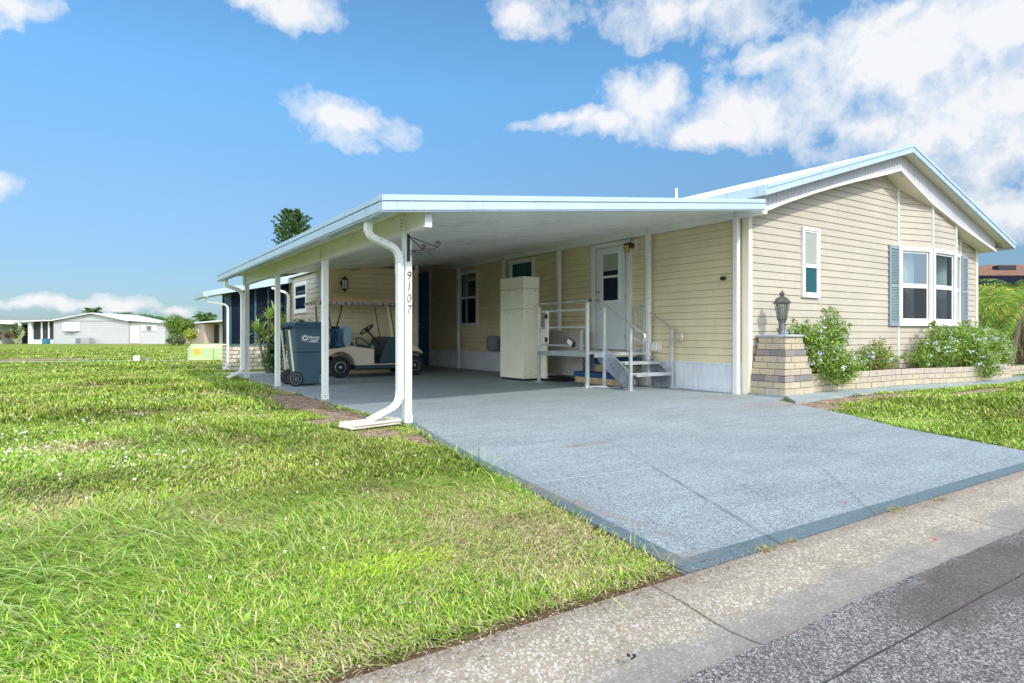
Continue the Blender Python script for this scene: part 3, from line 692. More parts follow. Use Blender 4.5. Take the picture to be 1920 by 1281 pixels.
# windows
def window(B, u0, u1, z0, z1, fr=.05, mid=None, panes=('pane','screen'), out=.045, parent=H, depth=.012, sash=.03, sill=True, name='window', back=True, blind=None):
    mb = MB()
    mb.ob(B,u0,u1,0,out,z1-fr,z1); mb.ob(B,u0,u1,0,out,z0,z0+fr); mb.ob(B,u0,u0+fr,0,out,z0+fr,z1-fr); mb.ob(B,u1-fr,u1,0,out,z0+fr,z1-fr)
    fo = mb.build(name, 'white', parent, .003)
    i0, i1, j0, j1 = u0+fr, u1-fr, z0+fr, z1-fr; mid = mid or (j0+j1)/2
    for (za, zb, pm, nn) in ((mid, j1, panes[0], depth), (j0, mid, panes[1], depth-.006 if back is False else depth)):
        mb = MB(); n0, n1 = nn, nn+.014+ (0.008 if zb == mid else 0)
        mb.ob(B,i0,i1,n0,n1,zb-sash,zb); mb.ob(B,i0,i1,n0,n1,za,za+sash*1.2); mb.ob(B,i0,i0+sash,n0,n1,za+sash*1.2,zb-sash); mb.ob(B,i1-sash,i1,n0,n1,za+sash*1.2,zb-sash)
        mb.build('sash', 'white', fo)
        mb = MB(); mb.add([B(i0+sash,n0+.006,za+sash),B(i1-sash,n0+.006,za+sash),B(i1-sash,n0+.006,zb-sash),B(i0+sash,n0+.006,zb-sash)], [(0,1,2,3)])
        mb.build('pane', pm, fo)
    if back:
        mb = MB(); mb.ob(B,i0,i1,-.002,.006,j0,j1); mb.build('backing', 'darkroom', fo)
    return fo
# small front window: pale blind behind the upper sash
fo = window(Bf, 10.072-8.65, 10.59-8.65, 1.585, 2.795, .055, 2.13, ('paneGrey','paneTeal'), .05, depth=.02)
mb = MB(); mb.ob(Bf, 10.16-8.65, 10.50-8.65, .029, .031, 2.17, 2.70); mb.build('blind', 'blind', fo)
# bay windows
for k, (a, b) in enumerate(zip(BAY, BAY[1:])):
    B = basis(a, b); L = (Vector(a)-Vector(b)).length
    window(B, .02, L-.012, 1.14, 2.72, .085, 1.93, ('pane','screen'), .03, back=False, depth=-.02, sash=.04)
mb = MB()
for a, b in zip(BAY, BAY[1:]):
    B = basis(a, b); L = (Vector(a)-Vector(b)).length; mb.ob(B, -.01, L+.01, .03, .06, 1.12, 1.165)
mb.build('window_sill', 'white', H, .003)
def curtain(x0, x1, y, z0, z1, top=(0,1), bot=(0,1), folds=9):
    mb = MB(); nu, nv = 60, 12; vs = []
    for j in range(nv+1):
        t = j/nv; e = t**1.4; a = top[0]+(bot[0]-top[0])*e; b = top[1]+(bot[1]-top[1])*e
        for i in range(nu+1):
            s = i/nu; vs.append((x0+(x1-x0)*(a+(b-a)*s), y+.035*math.sin(s*folds*2*PI+.4*math.sin(t*3)), z1+(z0-z1)*t))
    mb.add(vs, [(j*(nu+1)+i, j*(nu+1)+i+1, (j+1)*(nu+1)+i+1, (j+1)*(nu+1)+i) for j in range(nv) for i in range(nu)]); return mb
curtain(13.6, 14.9, 6.42, 1.75, 2.68, (.0,.62), (.35,.60)).build('curtain', 'curtain', H, smooth=True)
curtain(13.6, 14.9, 6.42, 1.16, 1.76, (.40,.60), (.38,.62)).build('curtain', 'curtain', H, smooth=True)
curtain(14.9, 16.0, 6.45, 1.16, 2.68, (.45,1.), (.72,1.)).build('curtain', 'curtain', H, smooth=True)
# shutters
def shutter(x0, x1):
    mb = MB(); z0, z1 = 1.12, 2.715; B = basis((x0,6.26),(x1,6.26)); L = x1-x0
    mb.ob(B,0,.045,.015,.05,z0,z1); mb.ob(B,L-.045,L,.015,.05,z0,z1)
    for za, zb in ((z0,z0+.07),(z1-.07,z1),((z0+z1)/2-.035,(z0+z1)/2+.035)): mb.ob(B,.045,L-.045,.015,.048,za,zb)
    fo = mb.build('shutter', 'shutter', H, .003); mb = MB(); z = z0+.075
    while z < z1-.09:
        if abs(z+.012-(z0+z1)/2) > .05: mb.add([B(.045,.046,z),B(L-.045,.046,z),B(L-.045,.020,z+.03),B(.045,.020,z+.03)], [(0,1,2,3)]); mb.add([B(.045,.02,z-.004),B(L-.045,.02,z-.004),B(L-.045,.046,z),B(.045,.046,z)], [(0,1,2,3)])
        z += .030
    mb.build('slats', 'shutter', fo)
shutter(13.03, 13.395); shutter(16.25, 16.55)
# side windows: u measured from Y=18.6 towards the viewer
U = lambda Y: 18.6-Y
fo = window(Bs, U(15.62), U(14.646), 1.17, 2.70, .055, 1.96, ('paneDark','paneDark'), .05, depth=.02)
mb = MB(); mb.ob(Bs, U(15.30), U(15.18), .027, .0285, 1.25, 2.6); mb.build('curtain', 'bluegrey', fo)
fo = window(Bs, U(13.05), U(12.05), 1.55, 2.76, .06, 2.1, ('paneTeal','paneDark'), .05, depth=.02)
# door
D = None
mb = MB(); a, b = U(9.83), U(8.99)
mb.ob(Bs,a-.16,a-.03,0,.05,.64,2.78); mb.ob(Bs,b+.03,b+.15,0,.05,.64,2.78); mb.ob(Bs,a-.16,b+.15,0,.052,2.70,2.785); mb.build('door_frame', 'white', H, .004)
mb = MB(); mb.ob(Bs,a-.03,b+.03,.0,.018,.64,2.70); mb.build('door_jamb', 'slotgrey', H)
mb = MB(); mb.ob(Bs,a,b,.018,.045,.655,2.69); D = mb.build('door', 'door', H, .004)
W = window(Bs, U(9.665), U(9.12), 1.57, 2.61, .035, 2.10, ('paneDark','paneDark'), .062, D, .047, .02, name='door_window', back=False)
mb = MB(); mb.ob(Bs, U(9.61), U(9.17), .0555, .0565, 2.22, 2.56); mb.build('blind', 'blind', W)
for z in (1.64, 1.80):
    mb = MB(); mb.lathe([(.032,0),(.032,-.012),(.014,-.02),(.014,-.045),(.027,-.055),(.027,-.08),(.012,-.088)], (8.605,9.755,z), 'x', 14); mb.build('door_knob' if z < 1.7 else 'deadbolt', 'steel', D, smooth=True)
for z in (.85, 1.65, 2.45): mb = MB(); mb.ob(Bs, b-.005, b+.02, .03, .052, z, z+.09); mb.build('hinge', 'steel', D)
# blue back door with tall transom panel
mb = MB(); mb.ob(Bs, U(18.5), U(17.58), .012, .03, .01, 2.88); ND = mb.build('back_door', 'navy', H, .004)
mb = MB(); mb.ob(Bs, U(18.42), U(17.66), .03, .036, 2.10, 2.12); mb.build('door_rail', 'navy', ND)
for z in (1.15, 1.28):
    mb = MB(); mb.lathe([(.03,0),(.03,-.02),(.018,-.03),(.026,-.07),(.01,-.08)], (8.62,18.22,z), 'x', 12); mb.build('door_knob', 'steel', ND, smooth=True)
mb = MB(); mb.box(8.62,8.66,17.5,17.57,0,2.9); mb.build('trim_board', 'trimC', H)
# wall fittings
t = thing('wall_vent', 'white plastic dryer vent hood low on the side wall', 'vent', (8.62, 8.18, .72))
mb = MB(); mb.box(8.615,8.635,8.06,8.30,.63,.83); mb.build('plate', 'trimC', t, .003)
mb = MB(); mb.prism([(8.12,.66),(8.24,.66),(8.23,.80),(8.13,.80)], 8.56, 8.615, 'x')
mb.v = [(x-(.05 if z < .7 else 0)*(1 if x < 8.58 else 0), y, z) for x, y, z in mb.v]; mb.build('hood', 'white', t, .006)
mb = MB(); mb.tube([(8.64,6.70,1.87),(8.56,6.68,1.87),(8.53,6.675,1.86)], .032, 12); tag(mb.build('motion_sensor', 'black', None, smooth=True), 'small black round sensor on the side wall by the corner post', 'sensor')
mb = MB(); mb.lathe([(.03,0),(.17,.02),(.2,.1),(.2,.22),(.16,.26),(.05,.27)], (8.38,13.5,.55), 'z', 18); mb.v = [(8.40+(x-8.38)*.8, y, .52+(z-.55)*1.5) for x,y,z in mb.v]
tag(mb.build('hose_reel', 'slotgrey', None, smooth=True), 'grey rounded housing on the side wall behind the beige tower', 'hose reel')
def wall_lantern(name, label, c, n, s=1., mats=('iron','frost')):
    """carriage lantern: n = outward direction in plan"""
    t = thing(name, label, 'wall lamp', c); c = Vector(c); n = Vector((n[0], n[1], 0)); q = c+n*.11*s
    mb = MB(); mb.tube([c+Vector((0,0,.02)), c+n*.02+Vector((0,0,.02))], .055*s, 12); mb.tube(bez([c+n*.02+Vector((0,0,.02)), c+n*.09*s+Vector((0,0,-.02)), c+n*.14*s+Vector((0,0,.10*s)), q+Vector((0,0,.14*s))], 10), .009*s); mb.build('bracket', mats[0], t, smooth=True)
    mb = MB(); mb.lathe([(.004,.16*s),(.012*s,.14*s),(.02*s,.12*s),(.03*s,.115*s),(.075*s,.075*s),(.078*s,.068*s),(.066*s,.066*s)], q, 'z', 6); mb.build('cap', mats[0], t)
    mb = MB(); mb.lathe([(.058*s,.066*s),(.045*s,-.10*s)], q, 'z', 6); mb.build('glass', mats[1], t)
    mb = MB(); mb.lathe([(.05*s,-.10*s),(.05*s,-.115*s),(.02*s,-.14*s),(.006*s,-.17*s)], q, 'z', 6)
    for k in range(6):
        a = k*PI/3; mb.tube([q+Vector((.06*s*math.cos(a),.06*s*math.sin(a),.066*s)), q+Vector((.048*s*math.cos(a),.048*s*math.sin(a),-.10*s))], .005*s, 5)
    mb.build('cage', mats[0], t); return t
wall_lantern('wall_lantern', 'black carriage lantern on the cream shed wall above the golf cart', (5.0,14.83,2.16), (0,-1), 1.25)
t = thing('wall_lantern', 'dark lantern with amber glass beside the top of the grey door', 'wall lamp', (8.635,8.80,2.62))
mb = MB(); mb.box(8.615,8.63,8.66,8.86,2.5,2.76); mb.build('mounting_plate', 'trimC', t, .01)
mb = MB(); mb.tube([(8.615,8.78,2.64),(8.52,8.80,2.66)], .05, 12); mb.lathe([(.02,0),(.055,-.02),(.055,-.05)], (8.50,8.84,2.70), 'z', 10); mb.build('cap', 'ironC', t, smooth=True)
mb = MB(); mb.lathe([(.05,0),(.042,-.12),(.02,-.13)], (8.50,8.84,2.65), 'z', 10); mb.build('glass', 'brassy', t, smooth=True)
mb = MB()
for k in range(5): a = k*2*PI/5; mb.tube([(8.50+.053*math.cos(a),8.84+.053*math.sin(a),2.65),(8.50+.045*math.cos(a),8.84+.045*math.sin(a),2.52)], .005, 5)
mb.build('cage', 'ironC', t)

# ------------------------------------------------------------------ THE CARPORT
CP = thing('carport', 'white aluminium carport with flat panel roof on slim posts', 'carport', (5.5, 10, 0))
def cz(x): return 2.29+.1109*(x-2.31)
X0, X1, Y0, Y1 = 2.33, 8.62, 5.76, 15.25
mb = MB(); y = Y0
mb.hexa([(X0+.08,Y0,cz(X0+.08)-.05),(8.33,Y0,cz(8.33)-.05),(8.33,Y1,cz(8.33)-.05),(X0+.08,Y1,cz(X0+.08)-.05)]+[(X0+.08,Y0,cz(X0+.08)-.01),(8.33,Y0,cz(8.33)-.01),(8.33,Y1,cz(8.33)-.01),(X0+.08,Y1,cz(X0+.08)-.01)])
mb.hexa([(8.33,6.02,cz(8.33)-.05),(8.62,6.02,cz(8.62)-.05),(8.62,Y1,cz(8.62)-.05),(8.33,Y1,cz(8.33)-.05),(8.33,6.02,cz(8.33)-.01),(8.62,6.02,cz(8.62)-.01),(8.62,Y1,cz(8.62)-.01),(8.33,Y1,cz(8.33)-.01)])
mb.build('roof', 'pan', CP)
mb = MB(); mb.hexa([(4.4,Y1,cz(4.4)-.06),(8.62,Y1,cz(8.62)-.06),(8.62,19,cz(8.62)-.06),(4.4,19,cz(4.4)-.06),(4.4,Y1,cz(4.4)-.01),(8.62,Y1,cz(8.62)-.01),(8.62,19,cz(8.62)-.01),(4.4,19,cz(4.4)-.01)]); mb.build('rear_roof', 'pan', CP)
mb = MB(); y = Y0+.01        # pan panels below, each a shallow tray with a joint
while y < Y1-.05:
    y2 = min(y+.305, Y1); 
    for (ya, yb, dz) in ((y+.006, y2-.03, .082), (y2-.03, y2-.002, .056)):
        xb = 8.30 if y < 6.0 else 8.60
        a, b = cz(X0+.09), cz(xb)
        mb.hexa([(X0+.09,ya,a-dz),(xb,ya,b-dz),(xb,yb,b-dz),(X0+.09,yb,a-dz),(X0+.09,ya,a-.05),(xb,ya,b-.05),(xb,yb,b-.05),(X0+.09,yb,a-.05)])
    y = y2
mb.build('ceiling', 'pan', CP)
mb = MB()    # front fascia, two tiers
for (t0, t1, ya, yb) in ((0,.058,5.70,5.76),(.060,.066,5.712,5.76),(.068,.150,5.704,5.76),(.150,.165,5.716,5.76)):
    xa, xb = 2.305, 8.29; mb.hexa([(xa,ya,cz(xa)-t1),(xb,ya,cz(xb)-t1),(xb,yb,cz(xb)-t1),(xa,yb,cz(xa)-t1),(xa,ya,cz(xa)-t0),(xb,ya,cz(xb)-t0),(xb,yb,cz(xb)-t0),(xa,yb,cz(xa)-t0)])
mb.build('front_fascia', 'fascia', CP, .003)
mb = MB()    # left gutter
z = cz(2.31)
for (t0, t1, xa, xb) in ((0,.052,2.300,2.42),(.054,.060,2.314,2.42),(.062,.150,2.304,2.42),(.150,.166,2.318,2.43)): mb.box(xa, xb, 5.762, Y1+.05, z-t1, z-t0)
mb.build('gutter', 'fascia', CP, .003)
mb = MB(); mb.box(2.815,2.895,5.83,Y1-.1,2.045,2.262); mb.box(2.80,2.815,5.83,Y1-.1,2.045,2.055); mb.box(2.80,2.815,5.83,Y1-.1,2.245,2.26); mb.build('side_beam', 'white', CP, .003)
mb = MB(); mb.box(8.50,8.62,5.90,15.9,2.795,2.905); mb.build('header_beam', 'white', CP, .003)
def post(x, y, z1, w=.085, d=.075, n=(0,-1), top=None, label=None):
    mb = MB(); mb.box(x-w/2,x+w/2,y-d/2,y+d/2,.0,z1); mb.box(x-w/2-.001,x-w/2+.03,y-d/2-.005,y+d/2+.005,.1,z1-.01)
    po = mb.build('post', 'white', CP, .004)
    mb = MB()
    for dx in (-.022, .022): mb.dot((x+dx, y-d/2-.006, .055), .007, (0,-1,0))
    mb.dot((x, y-d/2-.006, .03), .007, (0,-1,0)); mb.box(x-w/2-.003,x+w/2+.003,y-d/2-.005,y-d/2,.0,.085) 
    mb.build('base_screws', 'screw', po) if False else None
    pl = MB(); pl.box(x-w/2-.003,x+w/2+.003,y-d/2-.004,y+d/2+.004,.0,.08); pl.build('base_plate', 'white', po)
    sb = MB()
    for dx in (-.022, .022): sb.dot((x+dx, y-d/2-.004, .058), .0075, (0,-1,0))
    sb.dot((x, y-d/2-.004, .028), .0075, (0,-1,0))
    if top: 
        for k in range(4): sb.dot((x-w/2-.002-.02, y, top-k*.036), .009, (-1,0,0), .006)
    sb.build('screws', 'screw', po); return po
PX_ = 2.85
posts = [post(PX_, y, 2.05, top=2.19) for y in (6.35, 9.25, 12.1, 14.87)]
for y in (6.35, 9.25, 12.1, 14.87):
    mb = MB(); mb.box(PX_-.048,PX_-.034,y-.045,y+.03,2.03,2.24); mb.build('bracket', 'white', CP, .002)
for y in (6.40, 8.31, 10.99, 13.23, 15.57):
    mb = MB(); mb.box(8.50,8.58,y-.04,y+.04,0,2.80); mb.box(8.497,8.583,y-.044,y+.044,0,.07); po = mb.build('wall_post', 'white', CP, .004)
    mb = MB()
    for k in range(3): mb.dot((8.498, y, 2.88-k*.03), .008, (-1,0,0))
    for dy in (-.02,.02): mb.dot((8.52+dy+.02, y-.044, .04), .007, (0,-1,0))
    mb.build('screws', 'screw', po)
# downspouts
def spout(p, name='downspout', w=.075, h=.055, parent=CP, ridged=True):
    path = round_path(p, .13, 7); mb = MB(); mb.rtube(path, w, h, (0,1,0)); o = mb.build(name, 'white', parent, .006)
    return o
d = spout([(2.39,6.30,2.15),(2.39,6.30,1.98),(2.745,6.31,1.86),(2.745,6.31,.21),(2.36,6.20,.075)], w=.06, h=.085)
mb = MB()
for (a, b) in (((2.39,6.30,2.12),(2.39,6.30,2.02)), ((2.44,6.30,1.962),(2.68,6.31,1.880)), ((2.735,6.31,1.84),(2.745,6.31,1.70))):
    a, b = Vector(a), Vector(b); n = 7
    for k in range(n):
        c = a.lerp(b, (k+.5)/n); t = (b-a).normalized(); mb.rtube([c-t*.004, c+t*.004], .066, .091, (0,1,0))
mb.build('elbow_ribs', 'white', d)
mb = MB(); mb.rtube([(2.745,6.31,1.70),(2.745,6.31,1.60)], .066, .09, (0,1,0)); mb.rtube([(2.745,6.31,.34),(2.745,6.31,.26)], .066, .09, (0,1,0))
mb.build('collar', 'white', d, .003); mb = MB()
for p in ((2.77,6.263,1.78),(2.72,6.263,.31),(2.55,6.20,.185),(2.60,6.262,1.92),(2.52,6.262,1.945)): mb.dot(p, .006, (0,-1,0))
mb.build('screws', 'screw', d)
spout([(2.40,14.75,2.14),(2.40,14.75,2.0),(2.74,14.78,1.90),(2.74,14.78,.16),(2.42,14.6,.03)], w=.075, h=.09)
# house numbers, vertical on the front post
def text_mesh(txt, size, xf, shear=0., ext=.0025, bold=0.):
    cu = bpy.data.curves.new('t', 'FONT'); cu.body = txt; cu.size = size; cu.extrude = ext; cu.align_x = 'CENTER'; cu.align_y = 'CENTER'; cu.shear = shear; cu.offset = bold; cu.resolution_u = 3
    ob = bpy.data.objects.new('t', cu); COL.objects.link(ob); dg = bpy.context.evaluated_depsgraph_get()
    me = bpy.data.meshes.new_from_object(ob.evaluated_get(dg)); mb = MB()
    mb.add([xf(v.co) for v in me.vertices], [tuple(p.vertices) for p in me.polygons]); bpy.data.objects.remove(ob); bpy.data.curves.remove(cu); bpy.data.meshes.remove(me); return mb
for ch, z, mt in (('9',1.585,'iron'),('1',1.465,'iron'),('0',1.34,'pewter'),('7',1.22,'ironC')):
    mb = text_mesh(ch, .135, lambda c, z=z: (2.852+c.x*.82, 6.306-c.z, z+c.y), .12, .0025, -.0015)
    o = mb.build('house_number', mt, posts[0]); o['label'] = {'9':'black numeral nine','1':'black numeral one','0':'dark ring-like numeral zero','7':'worn numeral seven'}[ch]
t = thing('hanging_bracket', 'black scrolled wrought iron plant bracket on the front carport post', 'bracket', (2.85,6.29,1.75))
mb = MB(); mb.box(2.83,2.855,6.285,6.31,1.74,2.03); mb.build('back_plate', 'iron', t)
mb = MB(); y = 6.29; d3 = Vector((.92,-.38,0)).normalized()
def q(a, z): return Vector((2.855,y,0))+d3*a+Vector((0,0,z))
mb.tube([q(0,2.01),q(.16,1.95),q(.30,1.90)], .006, 6); mb.tube([q(0,1.86),q(.10,1.86),q(.28,1.885)], .005, 6); mb.tube([q(0,2.0),q(.14,1.87)], .007, 6)
for (cx, cz_, r) in ((.045,1.82,.035),(.15,1.90,.028),(.30,1.935,.035)):
    mb.tube([q(cx+r*(1-.1*k/4)*math.cos(k*.5)*(1-.03*k), cz_+r*math.sin(k*.5)*(1-.03*k)) for k in range(20)], .006, 6)
mb.build('scroll', 'ironC', t, smooth=True)
for a in (.10, .20):
    mb = MB(); mb.tube(bez([q(a,1.865),q(a,1.82),q(a+.02,1.80),q(a+.03,1.83)], 8), .004, 6); mb.build('hook', 'iron', t, smooth=True)
# splash block
mb = MB(); B = basis((2.15,6.09),(2.75,6.22))
pts = [(0,.0,.004),(0,.22,.004),(.74,.26,.004),(.74,-.04,.004)]
mb.ob(B,0,.60,-.28,-.02,.0,.03)
mb.ob(B,0.02,.60,-.045,-.005,.028,.055); mb.ob(B,0.02,.60,-.30,-.26,.028,.055); mb.ob(B,.56,.60,-.27,-.04,.028,.065)
tag(mb.build('splash_block', 'cement', None, .012), 'cream concrete splash block under the front downspout', 'splash block')

# ------------------------------------------------------------------ shed and screened porch behind the carport
SH = thing('storage_shed', 'cream lap-sided storage room behind the golf cart with side window', 'shed', (5.7, 16.2, 0))
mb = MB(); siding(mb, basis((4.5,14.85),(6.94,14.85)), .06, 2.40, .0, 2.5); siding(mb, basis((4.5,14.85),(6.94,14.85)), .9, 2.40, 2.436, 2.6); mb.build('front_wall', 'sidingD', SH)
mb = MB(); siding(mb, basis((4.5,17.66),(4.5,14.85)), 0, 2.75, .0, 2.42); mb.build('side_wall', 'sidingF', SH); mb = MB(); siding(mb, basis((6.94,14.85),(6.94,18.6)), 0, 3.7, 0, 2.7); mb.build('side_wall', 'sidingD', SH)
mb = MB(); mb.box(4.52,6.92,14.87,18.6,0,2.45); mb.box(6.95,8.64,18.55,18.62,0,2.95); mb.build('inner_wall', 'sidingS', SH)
for x in (4.5, 6.90):
    mb = MB(); mb.box(x-.02,x+.07,14.825,14.87,0,2.72); mb.box(x-.02,x+.03,14.87,14.93,0,2.45) if x < 5 else None; mb.build('corner_trim', 'trimC', SH, .003)
window(basis((4.5,17.66),(4.5,14.85)), .5, 1.66, 1.50, 2.30, .07, 1.93, ('paneDark','paneDark'), .045, SH, .02)
SP = thing('screened_porch', 'screened porch with white stone knee wall and sloping white roof', 'porch', (4.0, 18.9, 0))
YP = 17.9
m = bpy.data.materials.new('white_stone_block'); nt = nodes(m); p = wpos(nt)
br = N(nt, 'ShaderNodeTexBrick', inp={'Scale': 1., 'Mortar Size': .012, 'Brick Width': .34, 'Row Height': .105, 'Color1': (.72,.66,.54,1), 'Color2': (.58,.53,.44,1), 'Mortar': (.22,.19,.15,1)})
cx = N(nt, 'ShaderNodeSeparateXYZ'); nt.links.new(p, cx.inputs[0]); cb = N(nt, 'ShaderNodeCombineXYZ'); nt.links.new(cx.outputs[0], cb.inputs[0]); nt.links.new(cx.outputs[2], cb.inputs[1]); nt.links.new(cb.outputs[0], br.inputs[0])
finish(nt, br.outputs[0], .9, 0, noise(nt, p, 18, 6, .7), .9, .04); M['stone'] = m
mb = MB(); mb.box(3.0,5.2,YP,YP+.14,0,.66); mb.box(3.0,3.14,YP+.14,YP+1.1,0,.66); mb.build('knee_wall', 'stone', SP)
mb = MB(); mb.box(3.0,5.2,YP+.03,YP+.05,.69,2.1); mb.add([(3.,YP+.03,2.1),(5.2,YP+.03,2.1),(5.2,YP+.03,2.5)], [(0,1,2)]); mb.box(3.02,3.04,YP+.05,YP+1.1,.69,2.1); mb.build('screen', 'paneNavy', SP)
mb = MB(); mb.box(2.98,5.2,YP-.01,YP+.07,.655,.70); mb.box(3.0,3.05,YP+1.05,YP+1.1,.7,2.05)
for x in (3.0, 3.35, 3.62, 3.95, 4.4): mb.box(x, x+.045, YP-.005, YP+.07, .70, 2.2)
mb.build('frame', mat('dark_green_frame', (.05,.13,.14), .5), SP)
mb = MB(); mb.box(3.33,3.39,YP-.015,YP,.66,.98); mb.box(3.93,3.99,YP-.015,YP,.66,.98); mb.build('stud', 'trimC', SP)
mb = MB(); y0 = 17.45
a = PY(383,551,y0); b = PY(585,516,y0)
mb.hexa([(a.x,y0,a.z-.07),(b.x,y0,b.z-.12),(b.x,19.3,b.z-.12),(a.x,19.3,a.z-.07),(a.x,y0,a.z+.05),(b.x,y0,b.z+.10),(b.x,19.3,b.z+.10),(a.x,19.3,a.z+.05)]); mb.build('roof', 'fascia', SP, .004)
mb = MB(); mb.box(a.x-.03,a.x+.09,y0-.02,19.32,a.z-.075,a.z+.055); mb.build('gutter', 'fascia', SP, .004)
spout([(a.x+.04,17.6,a.z-.05),(a.x+.04,17.6,a.z-.17),(2.94,17.8,1.72),(2.94,17.8,.14),(2.82,17.7,.04)], 'downspout', .05, .06, SP)
spout([(3.95,17.4,2.18),(4.40,17.5,2.05),(4.40,17.6,.1)], 'downspout', .06, .06, SP)

# ------------------------------------------------------------------ golf cart
GC = thing('golf_cart', 'cream golf cart with tan canvas canopy parked under the carport', 'golf cart', (5.3, 14.0, 0))
YA, YB = 13.48, 14.56
wc, wr = (4.49, .235), .34
arch = [(wc[0]+wr*math.cos(a), wc[1]+wr*math.sin(a)) for a in np.linspace(R(6), R(174), 14)]
body = [(5.26,.27)]+[(4.84,.27)]+arch+[(4.05,.30),(3.98,.56),(4.06,.63),(4.4,.645),(4.72,.70),(4.95,.665),(5.26,.625)]
mb = MB(); mb.prism(body, YA, YB, 'y'); mb.build('body', 'cream', GC, .012)
mb = MB(); mb.prism([(4.0,.635),(4.64,.645),(4.64,.69),(4.0,.68)], YA+.02, YB-.02, 'y'); mb.build('bag_deck', 'black', GC)
mb = MB(); mb.prism([(4.80,.69),(5.24,.64),(5.28,.66),(5.26,.71),(4.82,.755)], YA+.04, YB-.04, 'y'); mb.build('seat_cushion', 'seat', GC, .02)
mb = MB()
for ya, yb in ((YA+.05, YA+.50), (YA+.56, YB-.05)):
    c = ((4.60+4.74)/2, .90)
    mb.sweep([(4.58,ya,.90),(4.58,yb,.90)], [(.24*math.sin(t)*1.0, .085+.085*math.cos(t)) for t in np.linspace(0, 2*PI, 20, False)], (1,0,0))
mb.build('backrest', 'bluegrey', GC, .01, smooth=True)
mb = MB(); mb.box(4.83,6.06,YA+.02,YB-.02,.19,.268); mb.build('rocker_panel', 'teal', GC, .006)
mb = MB(); mb.box(5.255,6.0,YA,YB,.270,.292); mb.build('floor', 'cream', GC, .004)
mb = MB(); mb.prism([(5.40,.292),(5.40,.34),(5.60,.84),(5.64,.885),(5.80,.90),(5.98,.80),(6.0,.292)], YA+.03, YB-.03, 'y'); mb.build('cowl', 'teal', GC, .02)
farch = [(6.25+.33*math.cos(a), .235+.33*math.sin(a)) for a in np.linspace(R(48), R(165), 10)]
mb = MB(); mb.prism([f_ for f_ in farch if f_[0] < 6.47]+[(5.98,.30),(5.96,.84),(6.08,.80),(6.33,.66),(6.44,.55),(6.47,.48)], YA+.01, YB-.01, 'y'); mb.build('front_body', 'cream', GC, .02)
mb = MB(); mb.box(6.42,6.5,YA+.25,YB-.25,.25,.36); mb.build('bumper', 'black', GC, .01)
def wheel(x, y, ax_side):
    t = MB(); s = ax_side
    t.lathe([(.115,.0),(.19,-.012),(.222,.0),(.235,.03),(.237,.08),(.235,.13),(.222,.16),(.19,.172),(.115,.16)], (x,y,.236), 'y', 30); o = t.build('wheel', 'rubber', GC, smooth=True)
    r = MB(); yy = -.006
    r.lathe([(.118,.01),(.124,yy),(.112,yy-.004),(.104,.02),(.085,.035),(.06,.018),(.045,.004),(.03,.0),(.0,-.002)], (x,y,.236), 'y', 26, False); r.build('rim', 'steel', o, smooth=True)
    r = MB()
    for k in range(10): a = k*PI/5; r.cyl((x+.075*math.cos(a), y+.010, .236+.075*math.sin(a)), .010, .022, 'y', 8)
    r.build('hub_slots', 'black', o)
    return o
wheel(4.49, YA+.0, 1); wheel(6.25, YA+.0, 1); wheel(4.49, YB-.17, 1); wheel(6.25, YB-.17, 1)
mb = MB(); mb.tube([(4.49,YA+.1,.235),(4.49,YB-.1,.235)], .035); mb.tube([(6.25,YA+.1,.235),(6.25,YB-.1,.235)], .025); mb.box(4.9,5.9,13.8,14.25,.15,.20); mb.build('axle', 'black', GC)
# hip restraints
for y in (YA+.03, YB-.05):
    mb = MB(); mb.tube(round_path([(4.86,y,.70),(4.845,y,.87),(4.96,y,.875),(5.20,y,.675),(5.16,y,.645),(4.90,y,.67),(4.86,y,.72)], .03, 4), .014, 8); mb.prism([(4.87,.68),(5.18,.645),(5.14,.70),(4.88,.74)], y-.012, y+.012, 'y'); mb.build('hip_restraint', 'black', GC, smooth=True)
# steering
mb = MB(); c = Vector((5.19,13.78,1.065)); ax = Vector((.62,0,-.78)).normalized(); e1 = Vector((0,1,0)); e2 = ax.cross(e1)
mb.tube([c+(e1*math.cos(a)+e2*math.sin(a))*.165 for a in np.linspace(0, 2*PI, 25)], .017, 8)
for a in (0, 2.1, 4.2): mb.tube([c+ax*.03, c+(e1*math.cos(a)+e2*math.sin(a))*.16], .013, 6)
mb.tube([c-ax*.01, c+ax*.06], .045, 12); mb.build('steering_wheel', 'black', GC, smooth=True)
mb = MB(); mb.tube([c+ax*.03, (5.58,13.78,.62)], .020, 8); mb.build('steering_column', 'black', GC, smooth=True)
mb = MB(); mb.box(5.33,5.47,13.8,13.9,.36,.50); mb.box(5.33,5.47,13.95,14.03,.36,.50); mb.build('pedal', 'black', GC, .005)
